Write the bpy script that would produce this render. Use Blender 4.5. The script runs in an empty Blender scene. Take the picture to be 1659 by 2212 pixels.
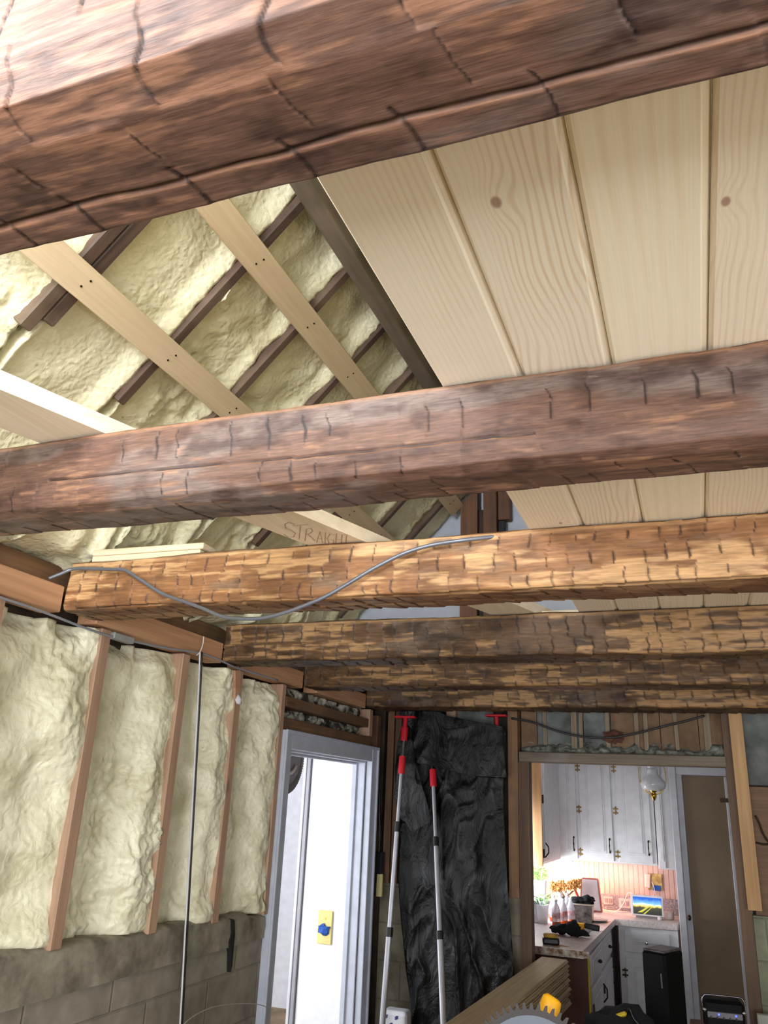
import bpy, bmesh, math, random
import numpy as np
from mathutils import Vector, Matrix

random.seed(7)
S = bpy.context.scene
C = S.collection
PI = math.pi

# ------------------------------------------------------------------ camera
FPX = 1722.0
PITCH, ROLL, YAW = [math.radians(a) for a in (19.78, 2.605, -21.253)]
CZ = 1.7
_f = np.array([math.sin(YAW)*math.cos(PITCH), math.cos(YAW)*math.cos(PITCH), math.sin(PITCH)])
_r = np.array([math.cos(YAW), -math.sin(YAW), 0.0])
_u = np.cross(_r, _f)
_r2 = _r*math.cos(ROLL) + _u*math.sin(ROLL)
_u2 = np.cross(_r2, _f)
MC = np.array([_r2, -_u2, _f])
cam_d = bpy.data.cameras.new('camera')
cam = bpy.data.objects.new('camera', cam_d); C.objects.link(cam)
cam.matrix_world = Matrix([[_r2[i], _u2[i], -_f[i], (0, 0, CZ)[i]] for i in range(3)] + [[0, 0, 0, 1]])
cam_d.sensor_fit = 'VERTICAL'; cam_d.sensor_height = 36.0
cam_d.lens = FPX/2212*36.0
cam_d.clip_start = 0.02; cam_d.clip_end = 100
S.camera = cam

# ------------------------------------------------------------------ light
S.view_settings.view_transform = 'Standard'
S.view_settings.look = 'None'
S.view_settings.gamma = 1
S.view_settings.use_curve_mapping = False
S.view_settings.exposure = 0.0
w = bpy.data.worlds.new('daylight'); S.world = w; w.use_nodes = True
w.node_tree.nodes['Background'].inputs[0].default_value = (0.80, 0.90, 1.0, 1)
w.node_tree.nodes['Background'].inputs[1].default_value = 1.0

def area(name, loc, direction, sx, sy, power, col=(1, 1, 1), spread=180):
    l = bpy.data.lights.new(name, 'AREA'); l.shape = 'RECTANGLE'; l.size = sx; l.size_y = sy
    l.energy = power; l.color = col; l.spread = math.radians(spread)
    o = bpy.data.objects.new(name, l); C.objects.link(o); o.location = loc
    o.rotation_euler = Vector(direction).to_track_quat('-Z', 'Y').to_euler(); return o
def point(name, loc, power, col=(1, 1, 1), rad=0.05):
    l = bpy.data.lights.new(name, 'POINT'); l.energy = power; l.color = col; l.shadow_soft_size = rad
    o = bpy.data.objects.new(name, l); C.objects.link(o); o.location = loc; return o
# daylight through the big rear window and the attic dormer
area('rear_window_light', (-0.1, -2.35, 1.25), (0, 1, 0.50), 3.2, 1.6, 150, (0.95, 0.97, 1.0))
area('side_fill_light', (2.5, -0.9, 1.25), (-1, .18, 0.40), 2.0, 1.6, 66, (0.96, 0.98, 1.0))  # unseen side fill added to brighten the left wall foam and ceiling boards
area('attic_window_light', (-1.00, -0.40, 2.72), (0.08, 1, -0.08), 0.8, 0.6, 58, (0.90, 0.93, 1.0))
area('hall_window_light', (-3.3, 3.5, 1.5), (0.3, 1, 0.0), 1.2, 1.8, 60, (0.95, 0.97, 1.0))
area('kitchen_window_light', (-1.40, 6.55, 1.36), (1, 0.60, 0.40), 0.9, 0.6, 36, (0.92, 0.95, 1.0))

# ------------------------------------------------------------------ helpers
def ray(px, py):
    return np.array([(px-829.5)/FPX, (py-1106.0)/FPX, 1.0]) @ MC
def PZ(px, py, z):
    d = ray(px, py); t = (z-CZ)/d[2]; return Vector(d*t) + Vector((0, 0, CZ))
def PY(px, py, y):
    d = ray(px, py); t = y/d[1]; return Vector(d*t) + Vector((0, 0, CZ))
def PX(px, py, x):
    d = ray(px, py); t = x/d[0]; return Vector(d*t) + Vector((0, 0, CZ))

def _h(ix, iy, seed):
    n = (ix.astype(np.int64)*374761393 + iy.astype(np.int64)*668265263 + seed*974634777) & 0xffffffff
    n = ((n ^ (n >> 13))*1274126177) & 0xffffffff
    n = (n ^ (n >> 16)) & 0xffffffff
    return n/4294967295.0
def vn(x, y, seed=0):
    x = np.asarray(x, float); y = np.asarray(y, float)
    ix = np.floor(x); iy = np.floor(y); fx = x-ix; fy = y-iy
    fx = fx*fx*fx*(fx*(fx*6-15)+10); fy = fy*fy*fy*(fy*(fy*6-15)+10)
    a = _h(ix, iy, seed); b = _h(ix+1, iy, seed); c = _h(ix, iy+1, seed); d = _h(ix+1, iy+1, seed)
    return (a*(1-fx)+b*fx)*(1-fy) + (c*(1-fx)+d*fx)*fy
def fbm(x, y, seed=0, o=4):
    s = 0; a = 0.5; t = 0
    for i in range(o):
        s = s + a*vn(x*2**i, y*2**i, seed+i*17); t += a; a *= 0.5
    return s/t
def sst(a, b, x):
    t = np.clip((x-a)/(b-a), 0, 1); return t*t*(3-2*t)
def lin(c):
    return tuple((v/255/12.92 if v/255 <= 0.04045 else ((v/255+0.055)/1.055)**2.4) for v in c)

def link(name, me, mat=None, parent=None, loc=None):
    o = bpy.data.objects.new(name, me); C.objects.link(o)
    if mat is not None:
        for m in (mat if isinstance(mat, (list, tuple)) else [mat]): me.materials.append(m)
    if parent: o.parent = parent
    if loc is not None: o.location = loc
    return o
def tag(o, label, cat, group=None, kind=None):
    o['label'] = label; o['category'] = cat
    if group: o['group'] = group
    if kind: o['kind'] = kind
    return o
def struct(o, label=None, cat=None):
    o['kind'] = 'structure'
    if label: o['label'] = label
    if cat: o['category'] = cat
    return o
def thing(name, label, cat, loc=(0, 0, 0), rz=0, group=None):
    o = bpy.data.objects.new(name, None); C.objects.link(o); o.location = loc; o.rotation_euler = (0, 0, rz)
    o.empty_display_size = 0.05
    return tag(o, label, cat, group)

class MB:
    """collects shapes; build() links them as one mesh"""
    def __init__(s): s.bm = bmesh.new()
    def box(s, c, size, rot=None, bev=0.0, seg=1):
        m = Matrix.Translation(Vector(c)) @ (rot.to_4x4() if rot else Matrix()) @ Matrix.Diagonal((size[0], size[1], size[2], 1))
        r = bmesh.ops.create_cube(s.bm, size=1, matrix=m)
        if bev > 0:
            es = list({e for v in r['verts'] for e in v.link_edges})
            bmesh.ops.bevel(s.bm, geom=es, offset=bev, segments=seg, affect='EDGES', profile=0.5)
        return s
    def between(s, lo, hi, bev=0.0):
        lo = Vector(lo); hi = Vector(hi)
        d = hi-lo
        return s.box((lo+hi)/2, [abs(v) for v in d], None, bev)
    def tube(s, pts, r, n=10, cap=True):
        pts = [Vector(p) for p in pts]
        rs = r if isinstance(r, (list, tuple)) else [r]*len(pts)
        rings = []; up = None
        for i, p in enumerate(pts):
            t = (pts[min(i+1, len(pts)-1)] - pts[max(i-1, 0)]).normalized()
            if up is None:
                up = t.orthogonal().normalized()
            else:
                up = (up - t*up.dot(t)).normalized()
            b = t.cross(up)
            rings.append([s.bm.verts.new(p + (up*math.cos(2*PI*k/n) + b*math.sin(2*PI*k/n))*rs[i]) for k in range(n)])
        for a, b in zip(rings, rings[1:]):
            for k in range(n):
                s.bm.faces.new((a[k], a[(k+1) % n], b[(k+1) % n], b[k]))
        if cap:
            s.bm.faces.new(rings[0][::-1]); s.bm.faces.new(rings[-1])
        return s
    def lathe(s, prof, c=(0, 0, 0), n=32, mat=None, sy=1.0):
        m = mat or Matrix(); c = Vector(c); rings = []
        for (r, z) in prof:
            rings.append([s.bm.verts.new(c + (m @ Vector((r*math.cos(2*PI*k/n), sy*r*math.sin(2*PI*k/n), z)))) for k in range(n)])
        for a, b in zip(rings, rings[1:]):
            for k in range(n):
                s.bm.faces.new((a[k], a[(k+1) % n], b[(k+1) % n], b[k]))
        if prof[0][0] > 1e-5: s.bm.faces.new(rings[0][::-1])
        if prof[-1][0] > 1e-5: s.bm.faces.new(rings[-1])
        return s
    def prism(s, poly, vec):
        """poly: list of points (3D), extruded by vec"""
        a = [s.bm.verts.new(Vector(p)) for p in poly]; b = [s.bm.verts.new(Vector(p)+Vector(vec)) for p in poly]
        n = len(a)
        s.bm.faces.new(a[::-1]); s.bm.faces.new(b)
        for k in range(n): s.bm.faces.new((a[k], a[(k+1) % n], b[(k+1) % n], b[k]))
        return s
    def blob(s, c, rad, seed=0, amp=0.25, sub=3, freq=3.0):
        r = bmesh.ops.create_icosphere(s.bm, subdivisions=sub, radius=1)
        from mathutils import noise
        for v in r['verts']:
            k = 1 + amp*noise.noise(v.co*freq*0.6 + Vector((seed*3.1, seed, 0)))*1.6
            v.co = Vector((v.co.x*rad[0]*k, v.co.y*rad[1]*k, v.co.z*rad[2]*k)) + Vector(c)
        return s
    def build(s, name, mat=None, parent=None, smooth=False, origin=None, world=False):
        me = bpy.data.meshes.new(name)
        bmesh.ops.remove_doubles(s.bm, verts=s.bm.verts, dist=1e-6)
        bmesh.ops.recalc_face_normals(s.bm, faces=s.bm.faces)
        if parent is None and origin is None:
            vs = [v.co for v in s.bm.verts]
            lo = [min(v[i] for v in vs) for i in range(3)]; hi = [max(v[i] for v in vs) for i in range(3)]
            origin = ((lo[0]+hi[0])/2, (lo[1]+hi[1])/2, lo[2])
        if origin is None and parent is not None and world:
            origin = tuple(parent.location)
            bmesh.ops.translate(s.bm, verts=s.bm.verts, vec=-Vector(origin)); origin = None
        if origin is not None:
            bmesh.ops.translate(s.bm, verts=s.bm.verts, vec=-Vector(origin))
        s.bm.to_mesh(me); s.bm.free()
        if smooth:
            for p in me.polygons: p.use_smooth = True
        return link(name, me, mat, parent, origin)

def grid_mesh(name, V, col=None, smooth=True, closed_v=False):
    """V: (n,m,3) array of points -> quad mesh"""
    n, m = V.shape[:2]
    me = bpy.data.meshes.new(name)
    me.vertices.add(n*m); me.vertices.foreach_set('co', V.reshape(-1).astype(np.float32))
    i, j = np.meshgrid(np.arange(n-1), np.arange(m if closed_v else m-1), indexing='ij')
    j2 = (j+1) % m
    q = np.stack([i*m+j, i*m+j2, (i+1)*m+j2, (i+1)*m+j], -1).reshape(-1, 4)
    caps = []
    nf = len(q); me.loops.add(nf*4)
    me.loops.foreach_set('vertex_index', q.reshape(-1).astype(np.int32))
    me.polygons.add(nf); me.polygons.foreach_set('loop_start', (np.arange(nf)*4).astype(np.int32))
    me.polygons.foreach_set('use_smooth', np.full(nf, smooth))
    me.update(calc_edges=True)
    if col is not None:
        a = me.color_attributes.new('Col', 'FLOAT_COLOR', 'POINT')
        a.data.foreach_set('color', np.concatenate([col.reshape(-1, 3), np.ones((n*m, 1))], 1).reshape(-1).astype(np.float32))
    me.validate()
    return me
def solid_sheet(name, V, back, col=None, smooth=True):
    """front grid V (n,m,3) closed by moving its rim to `back` offset vector: rim rows added then a flat back"""
    n, m = V.shape[:2]; back = np.asarray(back, float)
    W = np.zeros((n+2, m+2, 3)); W[1:-1, 1:-1] = V
    W[0, 1:-1] = V[0]+back; W[-1, 1:-1] = V[-1]+back
    W[1:-1, 0] = V[:, 0]+back; W[1:-1, -1] = V[:, -1]+back
    W[0, 0] = V[0, 0]+back; W[0, -1] = V[0, -1]+back; W[-1, 0] = V[-1, 0]+back; W[-1, -1] = V[-1, -1]+back
    cc = None
    if col is not None:
        cc = np.pad(col, ((1, 1), (1, 1), (0, 0)), mode='edge')
    return grid_mesh(name, W, cc, smooth)

# ------------------------------------------------------------------ materials
_M = {}
def newmat(name):
    m = bpy.data.materials.new(name); m.use_nodes = True
    nt = m.node_tree; b = nt.nodes['Principled BSDF']; return m, nt, b
def plain(name, rgb, rough=0.5, metal=0.0, **k):
    if name in _M: return _M[name]
    m, nt, b = newmat(name)
    b.inputs['Base Color'].default_value = (*lin(rgb), 1); b.inputs['Roughness'].default_value = rough
    b.inputs['Metallic'].default_value = metal
    for kk, v in k.items(): b.inputs[kk.replace('_', ' ')].default_value = v
    # faint unevenness so that nothing is a dead flat colour
    tc = nt.nodes.new('ShaderNodeTexCoord'); n = nt.nodes.new('ShaderNodeTexNoise'); n.inputs['Scale'].default_value = 14
    n.inputs['Detail'].default_value = 5
    nt.links.new(tc.outputs['Object'], n.inputs['Vector'])
    mx = nt.nodes.new('ShaderNodeMix'); mx.data_type = 'RGBA'; mx.blend_type = 'MULTIPLY'; mx.inputs[0].default_value = 1
    mr = nt.nodes.new('ShaderNodeMapRange'); mr.inputs[1].default_value = .3; mr.inputs[2].default_value = .7
    mr.inputs[3].default_value = 0.90; mr.inputs[4].default_value = 1.05
    nt.links.new(n.outputs['Fac'], mr.inputs[0])
    mx.inputs[6].default_value = (*lin(rgb), 1); nt.links.new(mr.outputs[0], mx.inputs[7])
    nt.links.new(mx.outputs[2], b.inputs['Base Color'])
    _M[name] = m; return m
def emit(name, rgb, st):
    m, nt, b = newmat(name)
    b.inputs['Base Color'].default_value = (*lin(rgb), 1)
    b.inputs['Emission Color'].default_value = (*lin(rgb), 1); b.inputs['Emission Strength'].default_value = st
    return m
def N(nt, t, **k):
    n = nt.nodes.new(t)
    for a, v in k.items():
        if a.startswith('i_'): n.inputs[int(a[2:])].default_value = v
        else: setattr(n, a, v)
    return n
def ramp(nt, stops):
    r = nt.nodes.new('ShaderNodeValToRGB'); cr = r.color_ramp
    while len(cr.elements) < len(stops): cr.elements.new(0.5)
    for e, (p, c) in zip(cr.elements, stops):
        e.position = p; e.color = (*(lin(c) if len(c) == 3 and max(c) > 1 else c), 1)
    return r
def coords(nt, scale, rnd=True):
    tc = N(nt, 'ShaderNodeTexCoord'); mp = N(nt, 'ShaderNodeMapping'); mp.inputs['Scale'].default_value = scale
    if rnd:
        oi = N(nt, 'ShaderNodeObjectInfo'); ml = N(nt, 'ShaderNodeMath', operation='MULTIPLY'); ml.inputs[1].default_value = 17.3
        nt.links.new(oi.outputs['Random'], ml.inputs[0])
        ad = N(nt, 'ShaderNodeVectorMath', operation='ADD')
        nt.links.new(tc.outputs['Object'], ad.inputs[0]); nt.links.new(ml.outputs[0], ad.inputs[1])
        nt.links.new(ad.outputs[0], mp.inputs[0])
    else:
        nt.links.new(tc.outputs['Object'], mp.inputs[0])
    return mp
def wood(name, dark, light, axis='Y', rough=0.6, knots=0.35, fine=70, bump=0.15, stain=0.0, staincol=(60, 50, 45)):
    if name in _M: return _M[name]
    m, nt, b = newmat(name); L = nt.links.new
    lo = 2.2
    sc = {'X': (lo, fine, fine), 'Y': (fine, lo, fine), 'Z': (fine, fine, lo)}[axis]
    mp = coords(nt, sc)
    n1 = N(nt, 'ShaderNodeTexNoise'); n1.inputs['Scale'].default_value = 1.0; n1.inputs['Detail'].default_value = 6; n1.inputs['Roughness'].default_value = .6
    n1.inputs['Distortion'].default_value = 0.4
    L(mp.outputs[0], n1.inputs['Vector'])
    sc2 = {'X': (1.2, 9, 9), 'Y': (9, 1.2, 9), 'Z': (9, 9, 1.2)}[axis]
    mp2 = coords(nt, sc2); n2 = N(nt, 'ShaderNodeTexNoise'); n2.inputs['Scale'].default_value = 1; n2.inputs['Detail'].default_value = 3
    L(mp2.outputs[0], n2.inputs['Vector'])
    ad = N(nt, 'ShaderNodeMath', operation='ADD'); L(n1.outputs['Fac'], ad.inputs[0]); L(n2.outputs['Fac'], ad.inputs[1])
    hf = N(nt, 'ShaderNodeMath', operation='MULTIPLY'); hf.inputs[1].default_value = .5; L(ad.outputs[0], hf.inputs[0])
    r = ramp(nt, [(0.34, dark), (0.62, light)]); L(hf.outputs[0], r.inputs[0])
    out = r.outputs[0]
    if knots > 0:
        sk = {'X': (2.2, 7, 7), 'Y': (7, 2.2, 7), 'Z': (7, 7, 2.2)}[axis]
        mk = coords(nt, sk); v = N(nt, 'ShaderNodeTexVoronoi'); v.inputs['Scale'].default_value = 1.0; L(mk.outputs[0], v.inputs['Vector'])
        rk = ramp(nt, [(0.03, (1, 1, 1)), (0.10, (0, 0, 0))]); L(v.outputs['Distance'], rk.inputs[0])
        mx = N(nt, 'ShaderNodeMix', data_type='RGBA'); mu = N(nt, 'ShaderNodeMath', operation='MULTIPLY'); mu.inputs[1].default_value = knots
        L(rk.outputs[0], mu.inputs[0]); L(mu.outputs[0], mx.inputs[0]); L(out, mx.inputs[6])
        mx.inputs[7].default_value = (*[c*0.45 for c in lin(dark)], 1); out = mx.outputs[2]
    if stain > 0:
        ms = coords(nt, (5, 5, 5)); ns = N(nt, 'ShaderNodeTexNoise'); ns.inputs['Scale'].default_value = 1; ns.inputs['Detail'].default_value = 5
        L(ms.outputs[0], ns.inputs['Vector']); rs = ramp(nt, [(0.48, (0, 0, 0)), (0.68, (1, 1, 1))]); L(ns.outputs['Fac'], rs.inputs[0])
        mu = N(nt, 'ShaderNodeMath', operation='MULTIPLY'); mu.inputs[1].default_value = stain; L(rs.outputs[0], mu.inputs[0])
        mx = N(nt, 'ShaderNodeMix', data_type='RGBA'); L(mu.outputs[0], mx.inputs[0]); L(out, mx.inputs[6]); mx.inputs[7].default_value = (*lin(staincol), 1)
        out = mx.outputs[2]
    L(out, b.inputs['Base Color']); b.inputs['Roughness'].default_value = rough
    bp = N(nt, 'ShaderNodeBump'); bp.inputs['Strength'].default_value = bump; bp.inputs['Distance'].default_value = .003
    L(n1.outputs['Fac'], bp.inputs['Height']); L(bp.outputs[0], b.inputs['Normal'])
    _M[name] = m; return m
def pine(name, base, band, knots, xs=150, wav=0.5, seed=0.0):
    """planed spruce ceiling board: growth rings along Y bending round real knots (object coordinates)"""
    m, nt, b = newmat(name); L = nt.links.new
    tc = N(nt, 'ShaderNodeTexCoord'); sp = N(nt, 'ShaderNodeSeparateXYZ'); L(tc.outputs['Object'], sp.inputs[0])
    # wander of the rings along the board
    mpn = N(nt, 'ShaderNodeMapping'); mpn.inputs['Scale'].default_value = (7, 1.6, 1); mpn.inputs['Location'].default_value = (seed, seed*2, 0)
    L(tc.outputs['Object'], mpn.inputs[0]); nz = N(nt, 'ShaderNodeTexNoise'); nz.inputs['Scale'].default_value = 1; nz.inputs['Detail'].default_value = 2
    L(mpn.outputs[0], nz.inputs['Vector'])
    mu = N(nt, 'ShaderNodeMath', operation='MULTIPLY_ADD'); mu.inputs[1].default_value = 0.10*wav
    L(nz.outputs['Fac'], mu.inputs[0]); L(sp.outputs[0], mu.inputs[2])
    u = mu.outputs[0]; masks = []
    for (kx, ky, kr) in knots:
        # distance to knot
        sb = N(nt, 'ShaderNodeVectorMath', operation='SUBTRACT'); sb.inputs[1].default_value = (kx, ky, 0); 
        cz = N(nt, 'ShaderNodeVectorMath', operation='MULTIPLY'); cz.inputs[1].default_value = (1, 0.62, 0)
        L(tc.outputs['Object'], sb.inputs[0]); L(sb.outputs[0], cz.inputs[0])
        ln = N(nt, 'ShaderNodeVectorMath', operation='LENGTH'); L(cz.outputs[0], ln.inputs[0])
        g = N(nt, 'ShaderNodeMapRange', interpolation_type='SMOOTHSTEP'); g.inputs[1].default_value = 0; g.inputs[2].default_value = kr*5
        g.inputs[3].default_value = kr*2.6; g.inputs[4].default_value = 0; L(ln.outputs['Value'], g.inputs[0])
        ad = N(nt, 'ShaderNodeMath', operation='ADD'); L(u, ad.inputs[0]); L(g.outputs[0], ad.inputs[1]); u = ad.outputs[0]
        k = N(nt, 'ShaderNodeMapRange', interpolation_type='SMOOTHSTEP'); k.inputs[1].default_value = kr*0.5; k.inputs[2].default_value = kr
        k.inputs[3].default_value = 1; k.inputs[4].default_value = 0; L(ln.outputs['Value'], k.inputs[0]); masks.append(k.outputs[0])
    fr = N(nt, 'ShaderNodeMath', operation='MULTIPLY'); fr.inputs[1].default_value = xs*2*PI/2; L(u, fr.inputs[0])
    si = N(nt, 'ShaderNodeMath', operation='SINE'); L(fr.outputs[0], si.inputs[0])
    mr = N(nt, 'ShaderNodeMapRange'); mr.inputs[1].default_value = 0.0; mr.inputs[2].default_value = 1; L(si.outputs[0], mr.inputs[0])
    mask = N(nt, 'ShaderNodeMapRange'); mask.inputs[1].default_value = .38; mask.inputs[2].default_value = .62; mask.inputs[3].default_value = .25; mask.inputs[4].default_value = 1
    L(nz.outputs['Fac'], mask.inputs[0])
    mm = N(nt, 'ShaderNodeMath', operation='MULTIPLY'); L(mr.outputs[0], mm.inputs[0]); L(mask.outputs[0], mm.inputs[1])
    mx = N(nt, 'ShaderNodeMix', data_type='RGBA'); L(mm.outputs[0], mx.inputs[0])
    mx.inputs[6].default_value = (*lin(base), 1); mx.inputs[7].default_value = (*lin(band), 1); out = mx.outputs[2]
    # fine fibre
    mf = N(nt, 'ShaderNodeMapping'); mf.inputs['Scale'].default_value = (420, 6, 420); L(tc.outputs['Object'], mf.inputs[0])
    nf = N(nt, 'ShaderNodeTexNoise'); nf.inputs['Scale'].default_value = 1; L(mf.outputs[0], nf.inputs['Vector'])
    mr2 = N(nt, 'ShaderNodeMapRange'); mr2.inputs[3].default_value = .9; mr2.inputs[4].default_value = 1.08; L(nf.outputs['Fac'], mr2.inputs[0])
    m2 = N(nt, 'ShaderNodeMix', data_type='RGBA', blend_type='MULTIPLY'); m2.inputs[0].default_value = 1; L(out, m2.inputs[6]); L(mr2.outputs[0], m2.inputs[7]); out = m2.outputs[2]
    for k in masks:
        mk = N(nt, 'ShaderNodeMix', data_type='RGBA'); kk = N(nt, 'ShaderNodeMath', operation='MULTIPLY'); kk.inputs[1].default_value = .75
        L(k, kk.inputs[0]); L(kk.outputs[0], mk.inputs[0]); L(out, mk.inputs[6]); mk.inputs[7].default_value = (*lin((150, 110, 80)), 1); out = mk.outputs[2]
    L(out, b.inputs['Base Color']); b.inputs['Roughness'].default_value = .42
    return m
def hewn(name, rough=0.55, grain=(5, 150, 150), spec=0.35):
    m, nt, b = newmat(name); L = nt.links.new
    at = N(nt, 'ShaderNodeVertexColor'); at.layer_name = 'Col'
    mp = coords(nt, grain); n = N(nt, 'ShaderNodeTexNoise'); n.inputs['Scale'].default_value = 1; n.inputs['Detail'].default_value = 6; n.inputs['Roughness'].default_value = .65
    L(mp.outputs[0], n.inputs['Vector'])
    mr = N(nt, 'ShaderNodeMapRange'); mr.inputs[1].default_value = .3; mr.inputs[2].default_value = .7; mr.inputs[3].default_value = .62; mr.inputs[4].default_value = 1.3
    L(n.outputs['Fac'], mr.inputs[0])
    mx = N(nt, 'ShaderNodeMix', data_type='RGBA', blend_type='MULTIPLY'); mx.inputs[0].default_value = 1
    L(at.outputs[0], mx.inputs[6]); L(mr.outputs[0], mx.inputs[7])
    # pale dusty scuffs
    ms = coords(nt, (10, 38, 38)); ns = N(nt, 'ShaderNodeTexNoise'); ns.inputs['Scale'].default_value = 1; ns.inputs['Detail'].default_value = 7; ns.inputs['Roughness'].default_value = .7
    L(ms.outputs[0], ns.inputs['Vector']); rs = N(nt, 'ShaderNodeMapRange'); rs.inputs[1].default_value = .66; rs.inputs[2].default_value = .78; rs.inputs[4].default_value = .5
    L(ns.outputs['Fac'], rs.inputs[0])
    m3 = N(nt, 'ShaderNodeMix', data_type='RGBA'); L(rs.outputs[0], m3.inputs[0]); L(mx.outputs[2], m3.inputs[6]); m3.inputs[7].default_value = (*lin((196, 176, 150)), 1)
    L(m3.outputs[2], b.inputs['Base Color']); b.inputs['Roughness'].default_value = rough
    b.inputs['Specular IOR Level'].default_value = spec
    bp = N(nt, 'ShaderNodeBump'); bp.inputs['Strength'].default_value = .35; bp.inputs['Distance'].default_value = .002
    L(n.outputs['Fac'], bp.inputs['Height']); L(bp.outputs[0], b.inputs['Normal'])
    return m
def foam(name, c1, c2, sc=26, bump=0.5):
    m, nt, b = newmat(name); L = nt.links.new
    mp = coords(nt, (1, 1, 1)); n = N(nt, 'ShaderNodeTexNoise'); n.inputs['Scale'].default_value = 6; n.inputs['Detail'].default_value = 6
    L(mp.outputs[0], n.inputs['Vector']); r = ramp(nt, [(0.32, c1), (0.55, c2)]); L(n.outputs['Fac'], r.inputs[0])
    # small brown specks
    n3 = N(nt, 'ShaderNodeTexNoise'); n3.inputs['Scale'].default_value = 45; n3.inputs['Detail'].default_value = 3; L(mp.outputs[0], n3.inputs['Vector'])
    r3 = N(nt, 'ShaderNodeMapRange'); r3.inputs[1].default_value = .73; r3.inputs[2].default_value = .80; r3.inputs[4].default_value = .5; L(n3.outputs['Fac'], r3.inputs[0])
    mx = N(nt, 'ShaderNodeMix', data_type='RGBA'); L(r3.outputs[0], mx.inputs[0]); L(r.outputs[0], mx.inputs[6]); mx.inputs[7].default_value = (*lin((120, 105, 70)), 1)
    L(mx.outputs[2], b.inputs['Base Color']); b.inputs['Roughness'].default_value = .38
    v = N(nt, 'ShaderNodeTexVoronoi', feature='SMOOTH_F1'); v.inputs['Scale'].default_value = sc*2.2
    L(mp.outputs[0], v.inputs['Vector'])
    n2 = N(nt, 'ShaderNodeTexNoise'); n2.inputs['Scale'].default_value = sc; n2.inputs['Detail'].default_value = 4; n2.inputs['Distortion'].default_value = .6
    L(mp.outputs[0], n2.inputs['Vector'])
    sb = N(nt, 'ShaderNodeMath', operation='SUBTRACT'); L(n2.outputs['Fac'], sb.inputs[0]); 
    hv = N(nt, 'ShaderNodeMath', operation='MULTIPLY'); hv.inputs[1].default_value = .5; L(v.outputs['Distance'], hv.inputs[0]); L(hv.outputs[0], sb.inputs[1])
    bp = N(nt, 'ShaderNodeBump'); bp.inputs['Strength'].default_value = bump; bp.inputs['Distance'].default_value = .012
    L(sb.outputs[0], bp.inputs['Height']); L(bp.outputs[0], b.inputs['Normal'])
    return m
def concrete(name, c1, c2, bw=.4, bh=.2, axis='YZ', joint=(70, 66, 60)):
    m, nt, b = newmat(name); L = nt.links.new
    tc = N(nt, 'ShaderNodeTexCoord'); sp = N(nt, 'ShaderNodeSeparateXYZ'); cb = N(nt, 'ShaderNodeCombineXYZ'); L(tc.outputs['Object'], sp.inputs[0])
    L(sp.outputs['XYZ'.index(axis[0])], cb.inputs[0]); L(sp.outputs[2], cb.inputs[1])
    br = N(nt, 'ShaderNodeTexBrick'); br.inputs['Scale'].default_value = 1; br.inputs['Brick Width'].default_value = bw; br.inputs['Row Height'].default_value = bh
    br.inputs['Mortar Size'].default_value = .006; br.inputs['Mortar Smooth'].default_value = .6
    L(cb.outputs[0], br.inputs['Vector'])
    n = N(nt, 'ShaderNodeTexNoise'); n.inputs['Scale'].default_value = 5; n.inputs['Detail'].default_value = 8; n.inputs['Roughness'].default_value = .65; L(tc.outputs['Object'], n.inputs['Vector'])
    r = ramp(nt, [(0.3, c1), (0.66, c2)]); L(n.outputs['Fac'], r.inputs[0])
    mx = N(nt, 'ShaderNodeMix', data_type='RGBA'); ml = N(nt, 'ShaderNodeMath', operation='MULTIPLY'); ml.inputs[1].default_value = .35; L(br.outputs['Fac'], ml.inputs[0])
    L(ml.outputs[0], mx.inputs[0]); L(r.outputs[0], mx.inputs[6]); mx.inputs[7].default_value = (*lin(joint), 1)
    L(mx.outputs[2], b.inputs['Base Color']); b.inputs['Roughness'].default_value = .9
    bp = N(nt, 'ShaderNodeBump'); bp.inputs['Strength'].default_value = .5; bp.inputs['Distance'].default_value = .006
    sb = N(nt, 'ShaderNodeMath', operation='SUBTRACT'); L(n.outputs['Fac'], sb.inputs[0]); L(br.outputs['Fac'], sb.inputs[1]); L(sb.outputs[0], bp.inputs['Height']); L(bp.outputs[0], b.inputs['Normal'])
    return m
def mottled(name, c1, c2, sc=8, rough=.7, bump=.2, lo=.35, hi=.65, metal=0.0):
    if name in _M: return _M[name]
    m, nt, b = newmat(name); L = nt.links.new
    mp = coords(nt, (1, 1, 1)); n = N(nt, 'ShaderNodeTexNoise'); n.inputs['Scale'].default_value = sc; n.inputs['Detail'].default_value = 7; n.inputs['Roughness'].default_value = .6
    L(mp.outputs[0], n.inputs['Vector']); r = ramp(nt, [(lo, c1), (hi, c2)]); L(n.outputs['Fac'], r.inputs[0])
    L(r.outputs[0], b.inputs['Base Color']); b.inputs['Roughness'].default_value = rough; b.inputs['Metallic'].default_value = metal
    bp = N(nt, 'ShaderNodeBump'); bp.inputs['Strength'].default_value = bump; bp.inputs['Distance'].default_value = .005
    L(n.outputs['Fac'], bp.inputs['Height']); L(bp.outputs[0], b.inputs['Normal'])
    _M[name] = m; return m

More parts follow.
